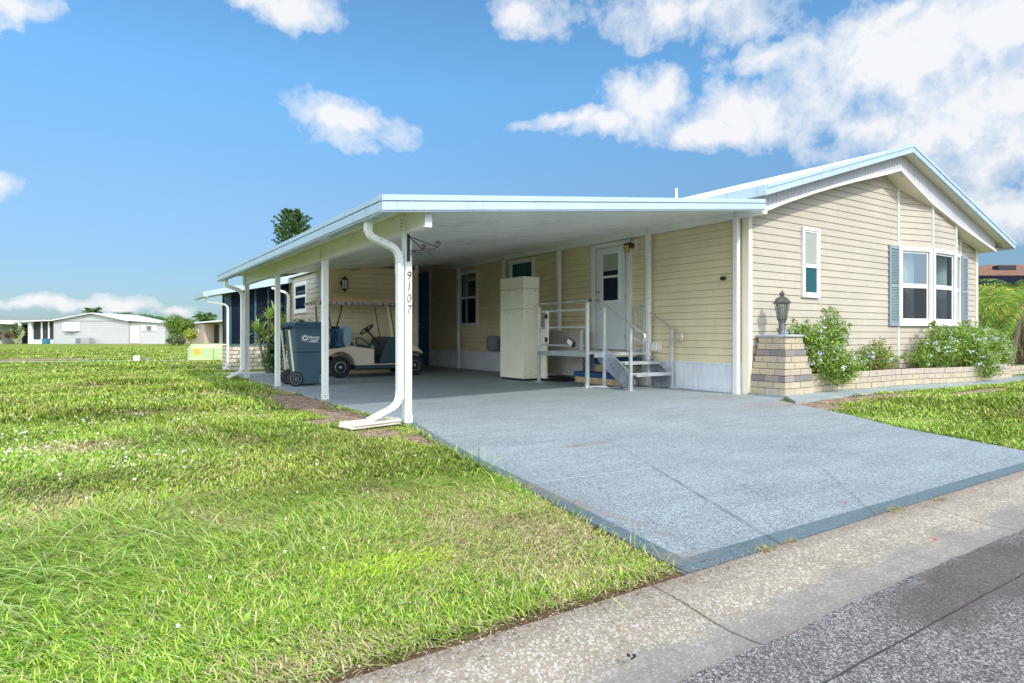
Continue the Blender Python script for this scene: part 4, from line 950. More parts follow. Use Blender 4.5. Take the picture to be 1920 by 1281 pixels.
# canopy
for y in (YA+.08, YB-.08):
    mb = MB(); mb.tube(bez([(4.54,y,1.63),(4.53,y,1.40),(4.50,y,1.28),(4.40,y,1.18),(4.385,y,.98),(4.385,y,.68)], 14), .016, 8); mb.build('rear_strut', 'black', GC, smooth=True)
    mb = MB(); mb.tube(bez([(4.26,y+.02,1.60),(4.25,y+.02,1.3),(4.30,y+.02,1.2),(4.33,y+.02,1.0)], 10), .015, 8); mb.build('rear_strut', 'black', GC, smooth=True)
    mb = MB(); mb.rtube([(5.60,y,1.64),(5.73,y,.86)], .035, .05, (0,1,0)); mb.build('front_strut', 'cream', GC, .004)
    mb = MB(); mb.rtube([(5.655,y,1.62),(5.79,y,.88)], .015, .02, (0,1,0)); mb.build('windshield_frame', 'black', GC)
mb = MB(); nx_, ny_ = 34, 14; vs = []
for j in range(ny_+1):
    for i in range(nx_+1):
        s, t_ = i/nx_, j/ny_; x = 4.02+s*2.15; y = 13.36+t_*1.32
        ed_ = min(s/.16, (1-s)/.12, 1); e2_ = min(t_/.12, (1-t_)/.12, 1); 
        z = 1.64+.125*(math.sin(max(0, min(1, ed_))*PI/2))*(math.sin(max(.0, e2_)*PI/2))+.006*math.sin(x*21+y*7)+.005*math.sin(x*9-y*17)-(.02*(s-.25) if s > .25 else 0)
        vs.append((x, y, z))
mb.add(vs, [(j*(nx_+1)+i, j*(nx_+1)+i+1, (j+1)*(nx_+1)+i+1, (j+1)*(nx_+1)+i) for j in range(ny_) for i in range(nx_)])
CAN = mb.build('canopy', 'canvas', GC, smooth=True)
mb = MB(); mb.cur = None   # ragged patterned valance under the canopy edge
n = 90
fr = [(4.02+2.15*i/n) for i in range(n+1)]
for x0, x1 in zip(fr, fr[1:]):
    d0, d1 = random.uniform(.045,.075), random.uniform(.045,.075); mb.cur = random.choice([(.55,.42,.32),(.12,.12,.17),(.3,.28,.33),(.62,.55,.48),(.06,.06,.10),(.45,.42,.46)])
    mb.add([(x0,13.37,1.665),(x1,13.37,1.665),(x1,13.375,1.655-d1),(x0,13.375,1.655-d0)], [(0,1,2,3)])
for y0_, y1_ in zip(np.linspace(13.37,14.67,30), np.linspace(13.37,14.67,30)[1:]):
    mb.cur = random.choice([(.55,.42,.32),(.12,.12,.17),(.62,.55,.48)]); mb.add([(4.03,y0_,1.66),(4.03,y1_,1.66),(4.035,y1_,1.60),(4.035,y0_,1.60)], [(0,1,2,3)])
mb.build('valance', attr_mat('patterned_fringe', .8), CAN)
# golf bags
for k, (x, y, mt) in enumerate(((4.24,13.66,'slotgrey'), (4.44,13.74,'navy'), (4.3,14.2,'navy'))):
    t = thing('golf_bag', ['grey patterned golf bag strapped at the rear of the cart nearest the bin','dark blue golf bag against the cart backrest','dark blue golf bag on the far rear side of the cart'][k], 'golf bag', (x,y,.69))
    mb = MB(); mb.lathe([(.09,.69),(.105,.75),(.10,.9),(.11,1.05),(.105,1.12)], (x,y,0), 'z', 16); mb.build('bag_body', mt, t, smooth=True)
    mb = MB(); mb.lathe([(.108,1.08),(.112,1.10),(.108,1.13)], (x,y,0), 'z', 16); mb.tube(bez([(x-.02,y-.1,1.08),(x-.03,y-.2,.98),(x+.02,y-.2,.85),(x+.02,y-.1,.76)],10), .012, 6); mb.build('strap', 'frost' if k == 0 else 'black', t, smooth=True)
    mb = MB(); mb.box(x-.06,x+.06,y-.13,y-.08,.76,.92); mb.build('pocket', mt, t, .015)

# ------------------------------------------------------------------ wheeled trash bin
TB = thing('trash_bin', 'dark slate wheeled trash bin with white sun emblem', 'trash bin', (3.4, 12.1, 0))
def quadring(x0,x1,y0,y1,z): return [(x0,y0,z),(x1,y0,z),(x1,y1,z),(x0,y1,z)]
mb = MB(); mb.hexa(quadring(3.16,3.53,11.84,12.38,.03)+quadring(3.10,3.60,11.78,12.44,.62)); mb.hexa(quadring(3.10,3.60,11.78,12.44,.62)+quadring(3.06,3.66,11.74,12.48,1.08)); mb.build('body', 'bin', TB, .02)
mb = MB(); mb.hexa(quadring(3.035,3.685,11.72,12.50,1.075)+quadring(3.035,3.685,11.72,12.50,1.125)); mb.build('rim', 'bin', TB, .012)
mb = MB(); mb.hexa(quadring(3.02,3.70,11.70,12.52,1.128)+quadring(3.10,3.66,11.76,12.46,1.185)); mb.build('lid', 'bin', TB, .015)
mb = MB(); mb.tube([(2.97,11.80,1.09),(2.97,12.42,1.09)], .018, 8)
for y in (11.8,12.1,12.42): mb.rtube([(2.97,y,1.09),(3.08,y,1.07)], .03, .05)
mb.build('handle', 'black', TB, smooth=True)
for y in (11.80, 12.36):
    mb = MB(); mb.lathe([(.02,0),(.115,-.005),(.135,.008),(.137,.03),(.135,.05),(.115,.06),(.02,.055)], (3.10,y,.137), 'y', 28); wo_ = mb.build('wheel', 'rubber', TB, smooth=True)
    mb = MB()
    for k in range(9): a = k*2*PI/9; mb.tube([(3.10+.03*math.cos(a),y-.008,.137+.03*math.sin(a)),(3.10+.095*math.cos(a+.3),y-.008,.137+.095*math.sin(a+.3))], .006, 5)
    mb.tube([(3.10+.10*math.cos(a), y-.008, .137+.10*math.sin(a)) for a in np.linspace(0,2*PI,24)], .006, 5); mb.cyl((3.10,y-.015,.137), .02, .02, 'y', 12); mb.build('spokes', 'slotgrey', wo_, smooth=True)
    mb = MB(); mb.rtube([(2.985,y+.02,1.03),(3.06,y+.0,.28)], .03, .035, (0,1,0)); mb.build('side_rail', 'trimC', TB, .004)
mb = MB(); mb.tube([(3.10,11.8,.137),(3.10,12.4,.137)], .012); mb.build('axle', 'black', TB)
def bx(c, k=.0): # onto front face, leaning slightly outward with height
    z = 1.08 - 0; return None
def on_bin(u, v):  # u along X from 3.1.., v height; front face y at height
    z = v; yf = 11.78-(z-.62)/(1.08-.62)*.04 if z > .62 else 11.84-(z-.03)/.59*.06
    return (u, yf-.004, z)
lx, lz = 3.255, .885
mb = MB(); n = 22; ring = []
for k in range(n*1):
    pass
for k in range(11):
    a = 2*PI*k/11; p0 = (lx+.052*math.cos(a-.2), lz+.045*math.sin(a-.2)); p1 = (lx+.052*math.cos(a+.2), lz+.045*math.sin(a+.2)); p2 = (lx+.085*math.cos(a+.08), lz+.075*math.sin(a+.08))
    mb.add([on_bin(*p0), on_bin(*p1), on_bin(*p2)], [(0,1,2)])
o1 = [on_bin(lx+.045*math.cos(a), lz+.040*math.sin(a)) for a in np.linspace(0,2*PI,24,False)]; o2 = [on_bin(lx+.027*math.cos(a), lz+.024*math.sin(a)) for a in np.linspace(0,2*PI,24,False)]
mb.add(o1+o2, [(i,(i+1)%24,24+(i+1)%24,24+i) for i in range(24)])
for i in range(10):
    x0, x1 = lx+.04+.021*i, lx+.04+.021*(i+1); f = lambda x: .022*math.sin((x-lx)*14)
    th0, th1 = .012*math.sin(PI*i/10)+.003, .012*math.sin(PI*(i+1)/10)+.003
    mb.add([on_bin(x0,lz-.078+f(x0)*.5-th0/2),on_bin(x1,lz-.078+f(x1)*.5-th1/2),on_bin(x1,lz-.078+f(x1)*.5+th1/2),on_bin(x0,lz-.078+f(x0)*.5+th0/2)], [(0,1,2,3)])
EM = mb.build('emblem', 'bgwhite', TB)
for s, dx, dz, sz in (('Manatee', .165, .014, .064), ('County', .165, -.036, .058)):
    text_mesh(s, sz, lambda c, dx=dx, dz=dz: tuple(Vector(on_bin(lx+dx+c.x*.85, lz+dz+c.y))-Vector((0,c.z*.5,0))), .25, .001, .0015).build('lettering', 'bgwhite', EM)

# ------------------------------------------------------------------ wheelchair lift and aluminium steps
LT = thing('wheelchair_lift', 'tall beige wheelchair lift tower with grey carriage panels', 'lift', (7.7, 10.9, 0))
mb = MB(); mb.box(7.31,7.70,10.58,11.46,.045,1.47); mb.build('tower_lower', 'tower', LT, .006)
mb = MB(); mb.box(7.313,7.697,10.583,11.457,1.476,1.89); mb.build('tower_upper', 'tower', LT, .005)
mb = MB(); mb.box(7.305,7.705,10.575,11.465,1.896,2.137); mb.build('tower_cap', 'tower', LT, .006)
mb = MB(); mb.box(7.34,7.67,10.61,11.43,0,.045); mb.build('tower_foot', 'black', LT)
mb = MB()
for z in (1.41,1.535,1.86):
    for y in (10.9, 11.1): mb.dot((7.304,y,z), .009, (-1,0,0), .006)
    for x in (7.40, 7.60): mb.dot((x,10.574,z), .009, (0,-1,0), .006)
for z in (.10, .25):
    for x in (7.36, 7.62): mb.dot((x,10.579,z), .009, (0,-1,0), .006)
mb.build('bolts', 'screw', LT)
mb = MB(); mb.box(7.70,7.75,10.34,11.4,.05,1.06); mb.build('carriage_panel', 'tower', LT, .006)
mb = MB(); mb.box(8.24,8.28,9.84,11.3,.10,1.04); mb.build('carriage_panel', 'greyplate', LT, .006)
mb = MB(); mb.box(8.225,8.243,9.84,9.89,.62,1.04); mb.build('edge_strip', 'white', LT)
mb = MB(); mb.box(7.75,8.24,10.2,11.35,.03,.07); mb.box(7.75,8.40,10.0,10.2,.01,.03); mb.build('carriage_floor', 'black', LT)
ST = thing('access_steps', 'aluminium platform and three steps with looped handrails at the door', 'steps', (8.05, 8.9, 0))
def apost(x, y, z0, z1, w=.05, name='post', m_='alu', foot=True):
    mb = MB(); mb.box(x-w/2,x+w/2,y-w/2,y+w/2,z0,z1); o = mb.build(name, m_, ST, .006)
    if foot: mb = MB(); mb.box(x-.075,x+.075,y-.06,y+.06,0,.008); mb.box(x-w/2-.012,x+w/2+.012,y-.02,y+.02,.008,.06); mb.build('foot_plate', 'alu', o)
    return o
apost(7.39,10.15,0,1.49); apost(7.385,8.68,0,1.53,.06); apost(7.63,8.50,0,1.44); apost(7.585,7.79,0,1.04)
apost(8.52,8.40,0,1.46); apost(8.56,7.76,.03,1.05); apost(8.62,8.72,0,1.50,.055)
mb = MB(); mb.tube([(7.39,10.2,1.55),(7.385,8.62,1.56)], .021, 10); mb.build('handrail', 'alu', ST, smooth=True)
mb = MB(); mb.cyl((7.385,8.58,1.56), .024, .03, 'y', 12); mb.build('rail_cap', 'black', ST)
for z in (1.40,1.085,.745):
    mb = MB(); mb.rtube([(7.39,10.13,z),(7.385,8.70,z)], .03, .035); mb.build('rail', 'alu', ST, .003)
mb = MB(); mb.box(7.365,7.41,8.64,10.17,.545,.625); mb.build('platform_beam', 'alu', ST, .003)
mb = MB(); mb.box(7.41,8.60,8.52,10.15,.60,.625)
for k in range(24): mb.box(7.42,8.59,8.54+k*.067,8.56+k*.067,.625,.630)
mb.build('platform_deck', 'alu', ST); mb = MB(); mb.box(7.41,8.60,8.50,8.53,.54,.625); mb.build('platform_beam', 'alu', ST, .003)
# gate arm with dark latches
mb = MB(); yg = 9.85; mb.box(7.35,7.37,yg-.05,yg+.05,.78,1.40); g = mb.build('gate_arm', 'bgwhite', ST, .004)
mb = MB(); 
for z in (1.30,.85): mb.box(7.33,7.352,yg-.035,yg+.035,z-.045,z+.045)
mb.build('latch', mat('maroon_latch', (.05,.02,.025), .5), g, .004)
mb = MB(); c = Vector((7.33,9.07,.80)); q_ = Euler((R(25),0,0)).to_matrix()
for bx_ in ((-.02,.02,-.10,.10,-.055,.055),): 
    pts = [(bx_[i],bx_[2+j],bx_[4+k]) for k in (0,1) for (i,j) in ((0,0),(1,0),(1,1),(0,1))]; mb.hexa([c+q_@Vector(p) for p in pts])
cb_ = mb.build('control_box', 'black', ST, .006); mb = MB(); pts = [((-.024,-.018)[i],(-.055,.09)[j],(-.045,.045)[k]) for k in (0,1) for (i,j) in ((0,0),(1,0),(1,1),(0,1))]; mb.hexa([c+q_@Vector(p) for p in pts]); mb.build('face_plate', 'bgwhite', cb_)
# stringers
for x in (7.645, 8.545):
    mb = MB(); mb.prism([(8.62,.63),(8.50,.68),(8.42,.66),(7.80,.26),(7.74,.12),(7.80,.04),(7.93,.03),(8.05,.06),(8.60,.42),(8.70,.50)], x-.006, x+.006, 'x'); so_ = mb.build('stringer', 'aluDull', ST)
    mb = MB(); mb.rtube([(x,8.44,.675),(x,7.80,.262)], .025, .012); mb.build('stringer_lip', 'alu', so_)
    mb = MB()
    for (y, z) in ((8.35,.42),(8.28,.36),(8.1,.30),(8.02,.35),(7.92,.22),(7.88,.15),(7.98,.12),(8.4,.5)): mb.dot((x-.006,y,z), .011, (-1,0,0), .005)
    mb.build('bolts', 'screw', so_)
for k, (y, z) in enumerate(((8.36,.60),(8.02,.445),(7.74,.255))):
    mb = MB(); mb.box(7.652,8.54,y-.02,y+.28,z-.006,z+.022); mb.box(7.652,8.54,y-.03,y-.005,z-.022,z+.026)
    for j in range(6): mb.box(7.66,8.53,y+.02+j*.04,y+.03+j*.04,z+.022,z+.026)
    mb.build('tread', 'alu', ST, .002)
for x, s in ((7.64,0), (8.55,0)):
    top = (x, 8.55, 1.50); p = [top, (x,7.79,1.085), (x,7.60,.985)]+[(x, 7.62-.085*math.sin(a)-.02, .90+.085*math.cos(a)) for a in np.linspace(.5, 2.9, 8)]+[(x,7.80,.90)]
    mb = MB(); mb.tube(round_path(p, .06, 4), .020, 10); mb.build('handrail', 'alu', ST, smooth=True)
mb = MB(); mb.rtube([(7.4,8.62,.02),(7.65,8.45,.02)], .03, .02); mb.rtube([(7.63,8.3,.015),(8.5,8.3,.015)], .04, .015); mb.rtube([(7.63,8.0,.015),(8.5,8.0,.015)], .03, .015); mb.build('base_rail', 'alu', ST)
BS = thing('wooden_steps', 'old blue topped wooden steps under the aluminium platform', 'steps', (8.3, 9.2, 0))
mb = MB(); mb.box(8.06,8.36,8.60,9.90,.115,.215); mb.build('step_tread', 'blue', BS, .006); mb = MB(); mb.box(8.36,8.60,8.60,9.62,.36,.50); mb.build('step_tread', 'blue', BS, .006)
mb = MB(); mb.box(8.08,8.58,8.62,9.88,0,.115); mb.build('step_riser', 'wood', BS, .004); mb = MB(); mb.box(8.38,8.58,8.62,9.60,.216,.36); mb.build('step_riser', 'wood', BS, .004)

# ------------------------------------------------------------------ brick planter, pillar, lantern
BRM = attr_mat('split_face_block', .9, 0, .15, .45, .9)
BT = [(.62,.52,.38),(.66,.56,.40),(.60,.51,.39),(.64,.53,.38),(.58,.50,.39)]; BG_ = [(.36,.32,.30),(.30,.27,.26),(.42,.37,.34)]; BP_ = [(.60,.50,.42),(.64,.54,.44)]
def brick_course(mb, path, z, hgt, th, off, greyp, bl=.20):
    path = [Vector((p[0], p[1])) for p in path]; seg = [(a, b) for a, b in zip(path, path[1:])]
    for a, b in seg:
        L = (b-a).length; u = (b-a)/L; n = Vector((u.y, -u.x)); s = -off if off < L else 0
        while s < L-.01:
            e = min(s+bl, L); s0 = max(s, 0)
            if e-s0 > .02:
                mb.cur = random.choice(BG_ if greyp >= .99 else BP_) if random.random() < greyp else random.choice(BT)
                g = .004; d = random.uniform(-.004, .004)
                B = lambda p, q, zz: (a.x+u.x*p+n.x*q, a.y+u.y*p+n.y*q, zz)
                mb.ob(B, s0+g, e-g, -th, d, z+g, z+hgt-g)
            s = e
PL = thing('brick_planter', 'low curved tan block planter along the house front', 'planter', (12.4, 5.7, 0.035))
wall_path = [(9.2,5.70),(10.28,5.69),(11.1,5.58),(11.95,5.60),(12.78,5.50),(13.51,5.33),(14.4,5.22),(15.4,5.24),(16.2,5.29)]
mb = MB(); z = .035
for k, gp in enumerate((0, .25, .75)): brick_course(mb, wall_path, z, .098, .1, (.0,.1,.05)[k], gp); z += .098
brick_course(mb, [(16.2,5.29),(16.22,6.2)], .035, .098, .1, 0, .1); brick_course(mb, [(16.2,5.29),(16.22,6.2)], .133, .098, .1, .1, .2); brick_course(mb, [(16.2,5.29),(16.22,6.2)], .231, .098, .1, .1, .2)
brick_course(mb, [(12.95,6.0),(13.6,5.95)], .30, .09, .1, 0, .6); brick_course(mb, [(12.95,6.0),(13.6,5.95)], .39, .09, .1, .1, .6)
mb.build('wall', BRM, PL, .003)
mb = MB(); mb.prism([(9.1,5.77)]+[(x, y+.07) for x, y in wall_path[1:]]+[(16.1,6.2),(8.75,6.2),(8.75,5.9)], .04, .27, 'z'); mb.build('soil', mat('dark_planter_soil', (.09,.06,.04), .95, bstr=.8), PL)
mb = MB(); mb.prism([(9.1,5.73)]+[(x, y+.035) for x, y in wall_path[1:]]+[(16.1,5.5),(9.1,5.9)], .04, .31, 'z'); mb.build('mortar', mat('dark_mortar', (.10,.085,.07), .95), PL)
PI_ = thing('brick_pillar', 'tapered tan and grey block pillar at the house corner', 'pillar', (8.95, 5.92, .0))
mb = MB(); nC = 9; hC = .098
for k in range(nC):
    t_ = max(0, k-2)/(nC-3); x0, y0 = 8.67+.15*t_, 5.635+.09*t_; x1, y1 = 9.42-.14*t_, 6.24-.04*t_
    if k < 3: x1 = 9.42
    z = .03+k*hC; gp = {2:1., 6:1.}.get(k, 0.05)
    brick_course(mb, [(x0,y1),(x0,y0),(x1,y0),(x1,y1)], z, hC, .09, (.0,.1)[k%2], gp, .25)
mb.build('block_courses', BRM, PI_, .003)
mb = MB(); mb.hexa([(8.70,5.665,.03),(9.39,5.665,.03),(9.39,6.21,.03),(8.70,6.21,.03),(8.84,5.75,.90),(9.25,5.75,.90),(9.25,6.18,.90),(8.84,6.18,.90)]); mb.build('core', bpy.data.materials['dark_mortar'], PI_)
mb = MB(); mb.box(8.79,9.31,5.695,6.22,.914,.95); mb.build('cap', mat('grey_cap_slab', (.45,.48,.52), .8, var=.2, scale=12), PI_, .008)
PLn = thing('post_lantern', 'weathered black post lantern standing on the brick pillar', 'lantern', (9.04,5.93,.95))
c = (9.04,5.93,0)
mb = MB(); mb.lathe([(.065,.95),(.06,.965),(.05,.98),(.05,1.14),(.062,1.15),(.062,1.165),(.05,1.175)], c, 'z', 16); mb.build('post', mat('pale_flaking_iron', (.16,.17,.18), .6, .3, var=.7, scale=30), PLn, smooth=True)
mb = MB(); mb.lathe([(.05,1.17),(.075,1.18),(.075,1.19),(.06,1.20)], c, 'z', 6)
for k in range(6):
    a = k*PI/3+.2
    mb.tube([(c[0]+.066*math.cos(a),c[1]+.066*math.sin(a),1.19),(c[0]+.112*math.cos(a),c[1]+.112*math.sin(a),1.445)], .006, 5)
    a += PI/6; mb.tube([(c[0]+.060*math.cos(a),c[1]+.060*math.sin(a),1.19),(c[0]+.098*math.cos(a),c[1]+.098*math.sin(a),1.445)], .0035, 5)
mb.build('cage', 'pewter', PLn)
mb = MB(); mb.lathe([(.060,1.195),(.098,1.44)], c, 'z', 6, False); mb.build('glass', 'lampglass', PLn)
mb = MB(); mb.lathe([(.10,1.435),(.135,1.44),(.137,1.452),(.115,1.475),(.09,1.515),(.06,1.54),(.035,1.545),(.03,1.56),(.035,1.57),(.04,1.59),(.034,1.61),(.018,1.622),(.008,1.635),(.008,1.65)], c, 'z', 6); mb.build('roof', 'pewter', PLn)
mb = MB(); mb.lathe([(.02,1.19),(.022,1.27),(.03,1.30),(.03,1.36),(.015,1.39)], c, 'z', 10); mb.build('bulb', 'frost', PLn, smooth=True)

# ------------------------------------------------------------------ foliage
LM = attr_mat('leaf', .45, .35, .4)
def leaf_cloud(name, lobes, n, size, palette, parent, shell=.45, flat=0., seed=1, m=LM, zmin=-9, aspect=.45, up=.2):
    r = np.random.default_rng(seed); lob = np.array(lobes, float); vol = lob[:,3]*lob[:,4]*lob[:,5]; k = r.choice(len(lob), n, p=vol/vol.sum())
    d = r.normal(size=(n,3)); d /= np.linalg.norm(d, axis=1)[:,None]; rad = (shell+(1-shell)*r.random(n)**.6)
    # clumping
    ncl = max(6, n//45); cl = r.normal(size=(ncl,3)); cl /= np.linalg.norm(cl, axis=1)[:,None]; pick = cl[r.integers(0,ncl,n)]
    d = d*.42+pick*.8; d /= np.linalg.norm(d, axis=1)[:,None]; rad *= 1+.18*r.normal(size=n)*.6
    P = lob[k,:3]+d*lob[k,3:6]*rad[:,None]; P[:,2] = np.maximum(P[:,2], zmin)
    nrm = d+r.normal(size=(n,3))*.7; nrm[:,2] += up; nrm /= np.linalg.norm(nrm, axis=1)[:,None]
    t = np.cross(nrm, r.normal(size=(n,3))); t /= np.linalg.norm(t, axis=1)[:,None]; b = np.cross(nrm, t)
    s = size*r.uniform(.6,1.3,n)[:,None]; V = np.stack([P-t*s, P+b*s*aspect-nrm*s*.12, P+t*s, P-b*s*aspect-nrm*s*.12], 1)
    pal = np.array(palette); c = pal[r.integers(0,len(pal),n)]*r.uniform(.7,1.25,(n,1))
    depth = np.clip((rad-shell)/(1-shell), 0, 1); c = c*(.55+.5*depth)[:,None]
    me = bpy.data.meshes.new(name); og = np.array(WO[parent.name]) if parent else np.zeros(3)
    me.vertices.add(n*4); me.vertices.foreach_set('co', (V-og).reshape(-1).astype(np.float32))
    me.loops.add(n*4); me.loops.foreach_set('vertex_index', np.arange(n*4, dtype=np.int32)); me.polygons.add(n); me.polygons.foreach_set('loop_start', (np.arange(n)*4).astype(np.int32)); me.update(calc_edges=True)
    at = me.color_attributes.new('Col', 'FLOAT_COLOR', 'POINT'); cc = np.ones((n,4,4)); cc[:,:,:3] = c[:,None,:]; at.data.foreach_set('color', cc.reshape(-1).astype(np.float32))
    me.materials.append(m); o = bpy.data.objects.new(name, me); COL.objects.link(o); WO[o.name] = Vector(og)
    if parent: o.parent = parent
    return o, P, d
GP = [(.24,.42,.05),(.15,.31,.04),(.38,.52,.08),(.07,.17,.02),(.48,.56,.12)]
FM = attr_mat('petal', .6, .3, .2)
def plumbago(label, loc, lobes, n, nf, seed, pal=GP, fl=((.55,.60,.90),(.75,.80,.95),(.85,.88,.97))):
    t = thing('flowering_shrub', label, 'shrub', loc)
    r = random.Random(seed); mb = MB()
    for lo in lobes:
        for k in range(9):
            a = r.uniform(0,2*PI); e = Vector((lo[0]+lo[3]*.9*math.cos(a)*r.random(), lo[1]+lo[4]*.8*math.sin(a)*r.random(), lo[2]+lo[5]*r.uniform(.1,.95)))
            b = Vector((loc[0]+r.uniform(-.1,.1)+.6*(lo[0]-loc[0]), loc[1]+r.uniform(-.05,.05), loc[2])); mb.tube(bez([b, b.lerp(e,.5)+Vector((0,0,.08)), e], 5), lambda q: .006-.004*q, 5)
    mb.build('stem', 'bark', t)
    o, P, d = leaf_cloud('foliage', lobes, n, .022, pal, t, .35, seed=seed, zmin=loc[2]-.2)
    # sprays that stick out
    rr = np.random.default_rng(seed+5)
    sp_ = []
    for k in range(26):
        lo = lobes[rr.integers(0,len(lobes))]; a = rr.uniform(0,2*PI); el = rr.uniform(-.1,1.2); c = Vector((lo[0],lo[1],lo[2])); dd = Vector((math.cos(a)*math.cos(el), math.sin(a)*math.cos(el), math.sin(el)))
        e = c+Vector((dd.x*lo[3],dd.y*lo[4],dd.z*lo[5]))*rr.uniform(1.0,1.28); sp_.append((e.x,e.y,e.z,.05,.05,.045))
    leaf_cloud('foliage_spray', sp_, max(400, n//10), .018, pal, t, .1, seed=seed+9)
    mb = MB(); idx = [i for i in range(len(P)) if d[i][2] > -.35 and (d[i][1] < .35)]; r.shuffle(idx)
    for i in idx[:nf]:
        c = Vector(P[i])+Vector(d[i])*.03; mb.cur = r.choice(fl)
        for q_ in range(r.randint(6, 12)):
            cc = c+Vector((r.gauss(0,.022), r.gauss(0,.022), r.gauss(0,.016))); nn = (Vector(d[i])+Vector((r.gauss(0,.4), -.4+r.gauss(0,.4), .5+r.gauss(0,.3)))).normalized()
            tt = nn.cross(Vector((r.random(), r.random(), r.random()+.1))).normalized(); bb = nn.cross(tt); s = .011
            mb.add([cc+tt*s*math.cos(a)+bb*s*math.sin(a) for a in np.linspace(0,2*PI,5,False)], [(0,1,2,3,4)])
    mb.build('blossom', FM, t); return t
plumbago('tall leggy blue flowering shrub beside the brick pillar', (10.0,5.85,.3), [(9.75,5.72,.62,.42,.34,.42),(10.1,5.75,.95,.34,.26,.34),(9.45,5.85,.95,.42,.24,.20),(10.35,5.68,.45,.32,.28,.28),(10.25,5.85,1.25,.16,.14,.16),(9.95,5.5,.38,.3,.2,.25)], 12000, 66, 3)
plumbago('small low flowering shrub between the two big planter shrubs', (11.7,5.9,.3), [(11.75,5.9,.50,.42,.26,.27),(12.15,5.9,.46,.30,.22,.22),(11.2,5.88,.40,.30,.22,.16),(11.95,5.92,.72,.18,.14,.14)], 5200, 22, 4, pal=GP+[(.40,.26,.10)])
plumbago('broad flowering shrub spilling over the planter below the bay window', (14.0,5.6,.3), [(13.7,5.65,.60,.55,.36,.33),(14.4,5.5,.70,.60,.40,.40),(14.0,5.7,.95,.42,.28,.22),(14.6,5.2,.36,.42,.28,.30),(15.0,5.6,.85,.40,.36,.26),(13.25,5.75,.45,.30,.25,.18)], 17000, 85, 5, fl=((.80,.85,.95),(.88,.90,.96),(.70,.80,.90)))
plumbago('pale flowering shrub at the right end of the planter', (15.9,5.7,.3), [(15.7,5.6,.78,.55,.38,.36),(16.4,5.8,.72,.60,.40,.36),(16.0,5.5,.48,.45,.32,.26),(17.0,5.9,.60,.50,.40,.34),(15.6,5.9,1.05,.25,.22,.18)], 13000, 95, 6, fl=((.82,.80,.92),(.90,.90,.97),(.6,.62,.85)))

def frond(mb, base, az, el0, L, droop, nl=22, lw=.02, ll=.28, pal=GP, r=random, vee=.35):
    """pinnate palm frond: arching rachis with leaflets"""
    p = Vector(base); e = el0; pts = [p.copy()]; dirs = []
    for k in range(nl):
        d = Vector((math.cos(az)*math.cos(e), math.sin(az)*math.cos(e), math.sin(e))); p = p+d*L/nl; pts.append(p.copy()); dirs.append(d); e -= droop/nl
    side = Vector((-math.sin(az), math.cos(az), 0))
    mb.cur = (.30,.36,.10); 
    for a, b in zip(pts[::3], pts[3::3]): mb.add([a-side*.006, a+side*.006, b+side*.004, b-side*.004], [(0,1,2,3)])
    for k in range(2, nl):
        q = k/nl; l = ll*math.sin(PI*min(.98, q*.9+.12))**.6*(1-.3*q); d = dirs[k-1]
        for s in (-1, 1):
            u = (side*s*.85+d*.55+Vector((0,0,vee*r.uniform(.3,1)-.35))).normalized(); b = pts[k]; t = b+u*l+Vector((0,0,-l*.25)); m_ = b+u*l*.5; wv = d*lw*.5
            mb.cur = tuple(v*r.uniform(.7,1.25) for v in r.choice(pal)); mb.add([b, m_-wv, t, m_+wv], [(0,1,2,3)])
def palm(name, label, base, top, nf, L, seed, cat='palm', tr=.09, ll=.3, lw=.03, pal=GP, droop=1.7, group=None, el=(-.2,1.3)):
    t = thing(name, label, cat, base, group); r = random.Random(seed); mb = MB(); b = Vector(base); tp = Vector(top)
    mb.tube(bez([b, b.lerp(tp,.5)+Vector(((tp.x-b.x)*-.15,0,0)), tp], 14), lambda q: tr*(1.15-.4*q)*(1+.06*math.sin(q*70)), 9); mb.build('trunk', 'bark', t, smooth=True)
    mb = MB()
    for k in range(nf): frond(mb, tp+Vector((0,0,r.uniform(-.1,.1))), r.uniform(0,2*PI), r.uniform(*el), L*r.uniform(.8,1.15), droop*r.uniform(.8,1.2), 20, lw, ll, pal, r)
    mb.build('crown', LM, t); return t
YG = [(.36,.52,.06),(.24,.42,.05),(.54,.64,.10),(.12,.28,.03),(.60,.60,.14)]
# palms to the right of the house
b = G(1893,694); palm('date_palm', 'slender leaning palm trunk with arching fronds right of the house', (b.x,b.y,0), (b.x+.62, b.y-.1, 1.75), 46, 1.7, 11, tr=.075, ll=.38, lw=.028, pal=YG)
def clump(label, base, n, L, seed, ll=.4):
    t = thing('areca_palm', label, 'palm', base); r = random.Random(seed); mb = MB(); st = MB()
    for k in range(n):
        a = r.uniform(0,2*PI); q = Vector(base)+Vector((r.gauss(0,.45), r.gauss(0,.35), 0)); h = r.uniform(.3,2.0); tp = q+Vector((math.cos(a)*.2, math.sin(a)*.2, h)); st.tube([q, tp], .025, 6)
        frond(mb, tp, a, r.uniform(.6,1.4), L*r.uniform(.7,1.1), r.uniform(1.2,2.2), 24, .045, ll, YG, r)
    st.build('stem', 'bark', t); mb.build('fronds', LM, t)
clump('dense bright green areca palm clump right beside the house corner', tuple(PZ(1868,660,22.5).xy)+(0,), 60, 1.7, 21, .5)
clump('areca palm clump at the right edge of the photo', tuple(PZ(1935,660,20.5).xy)+(0,), 50, 1.7, 22, .5)
clump('shaded areca palm clump against the far neighbour wall', tuple(PZ(1845,655,27).xy)+(0,), 40, 1.8, 24, .5)
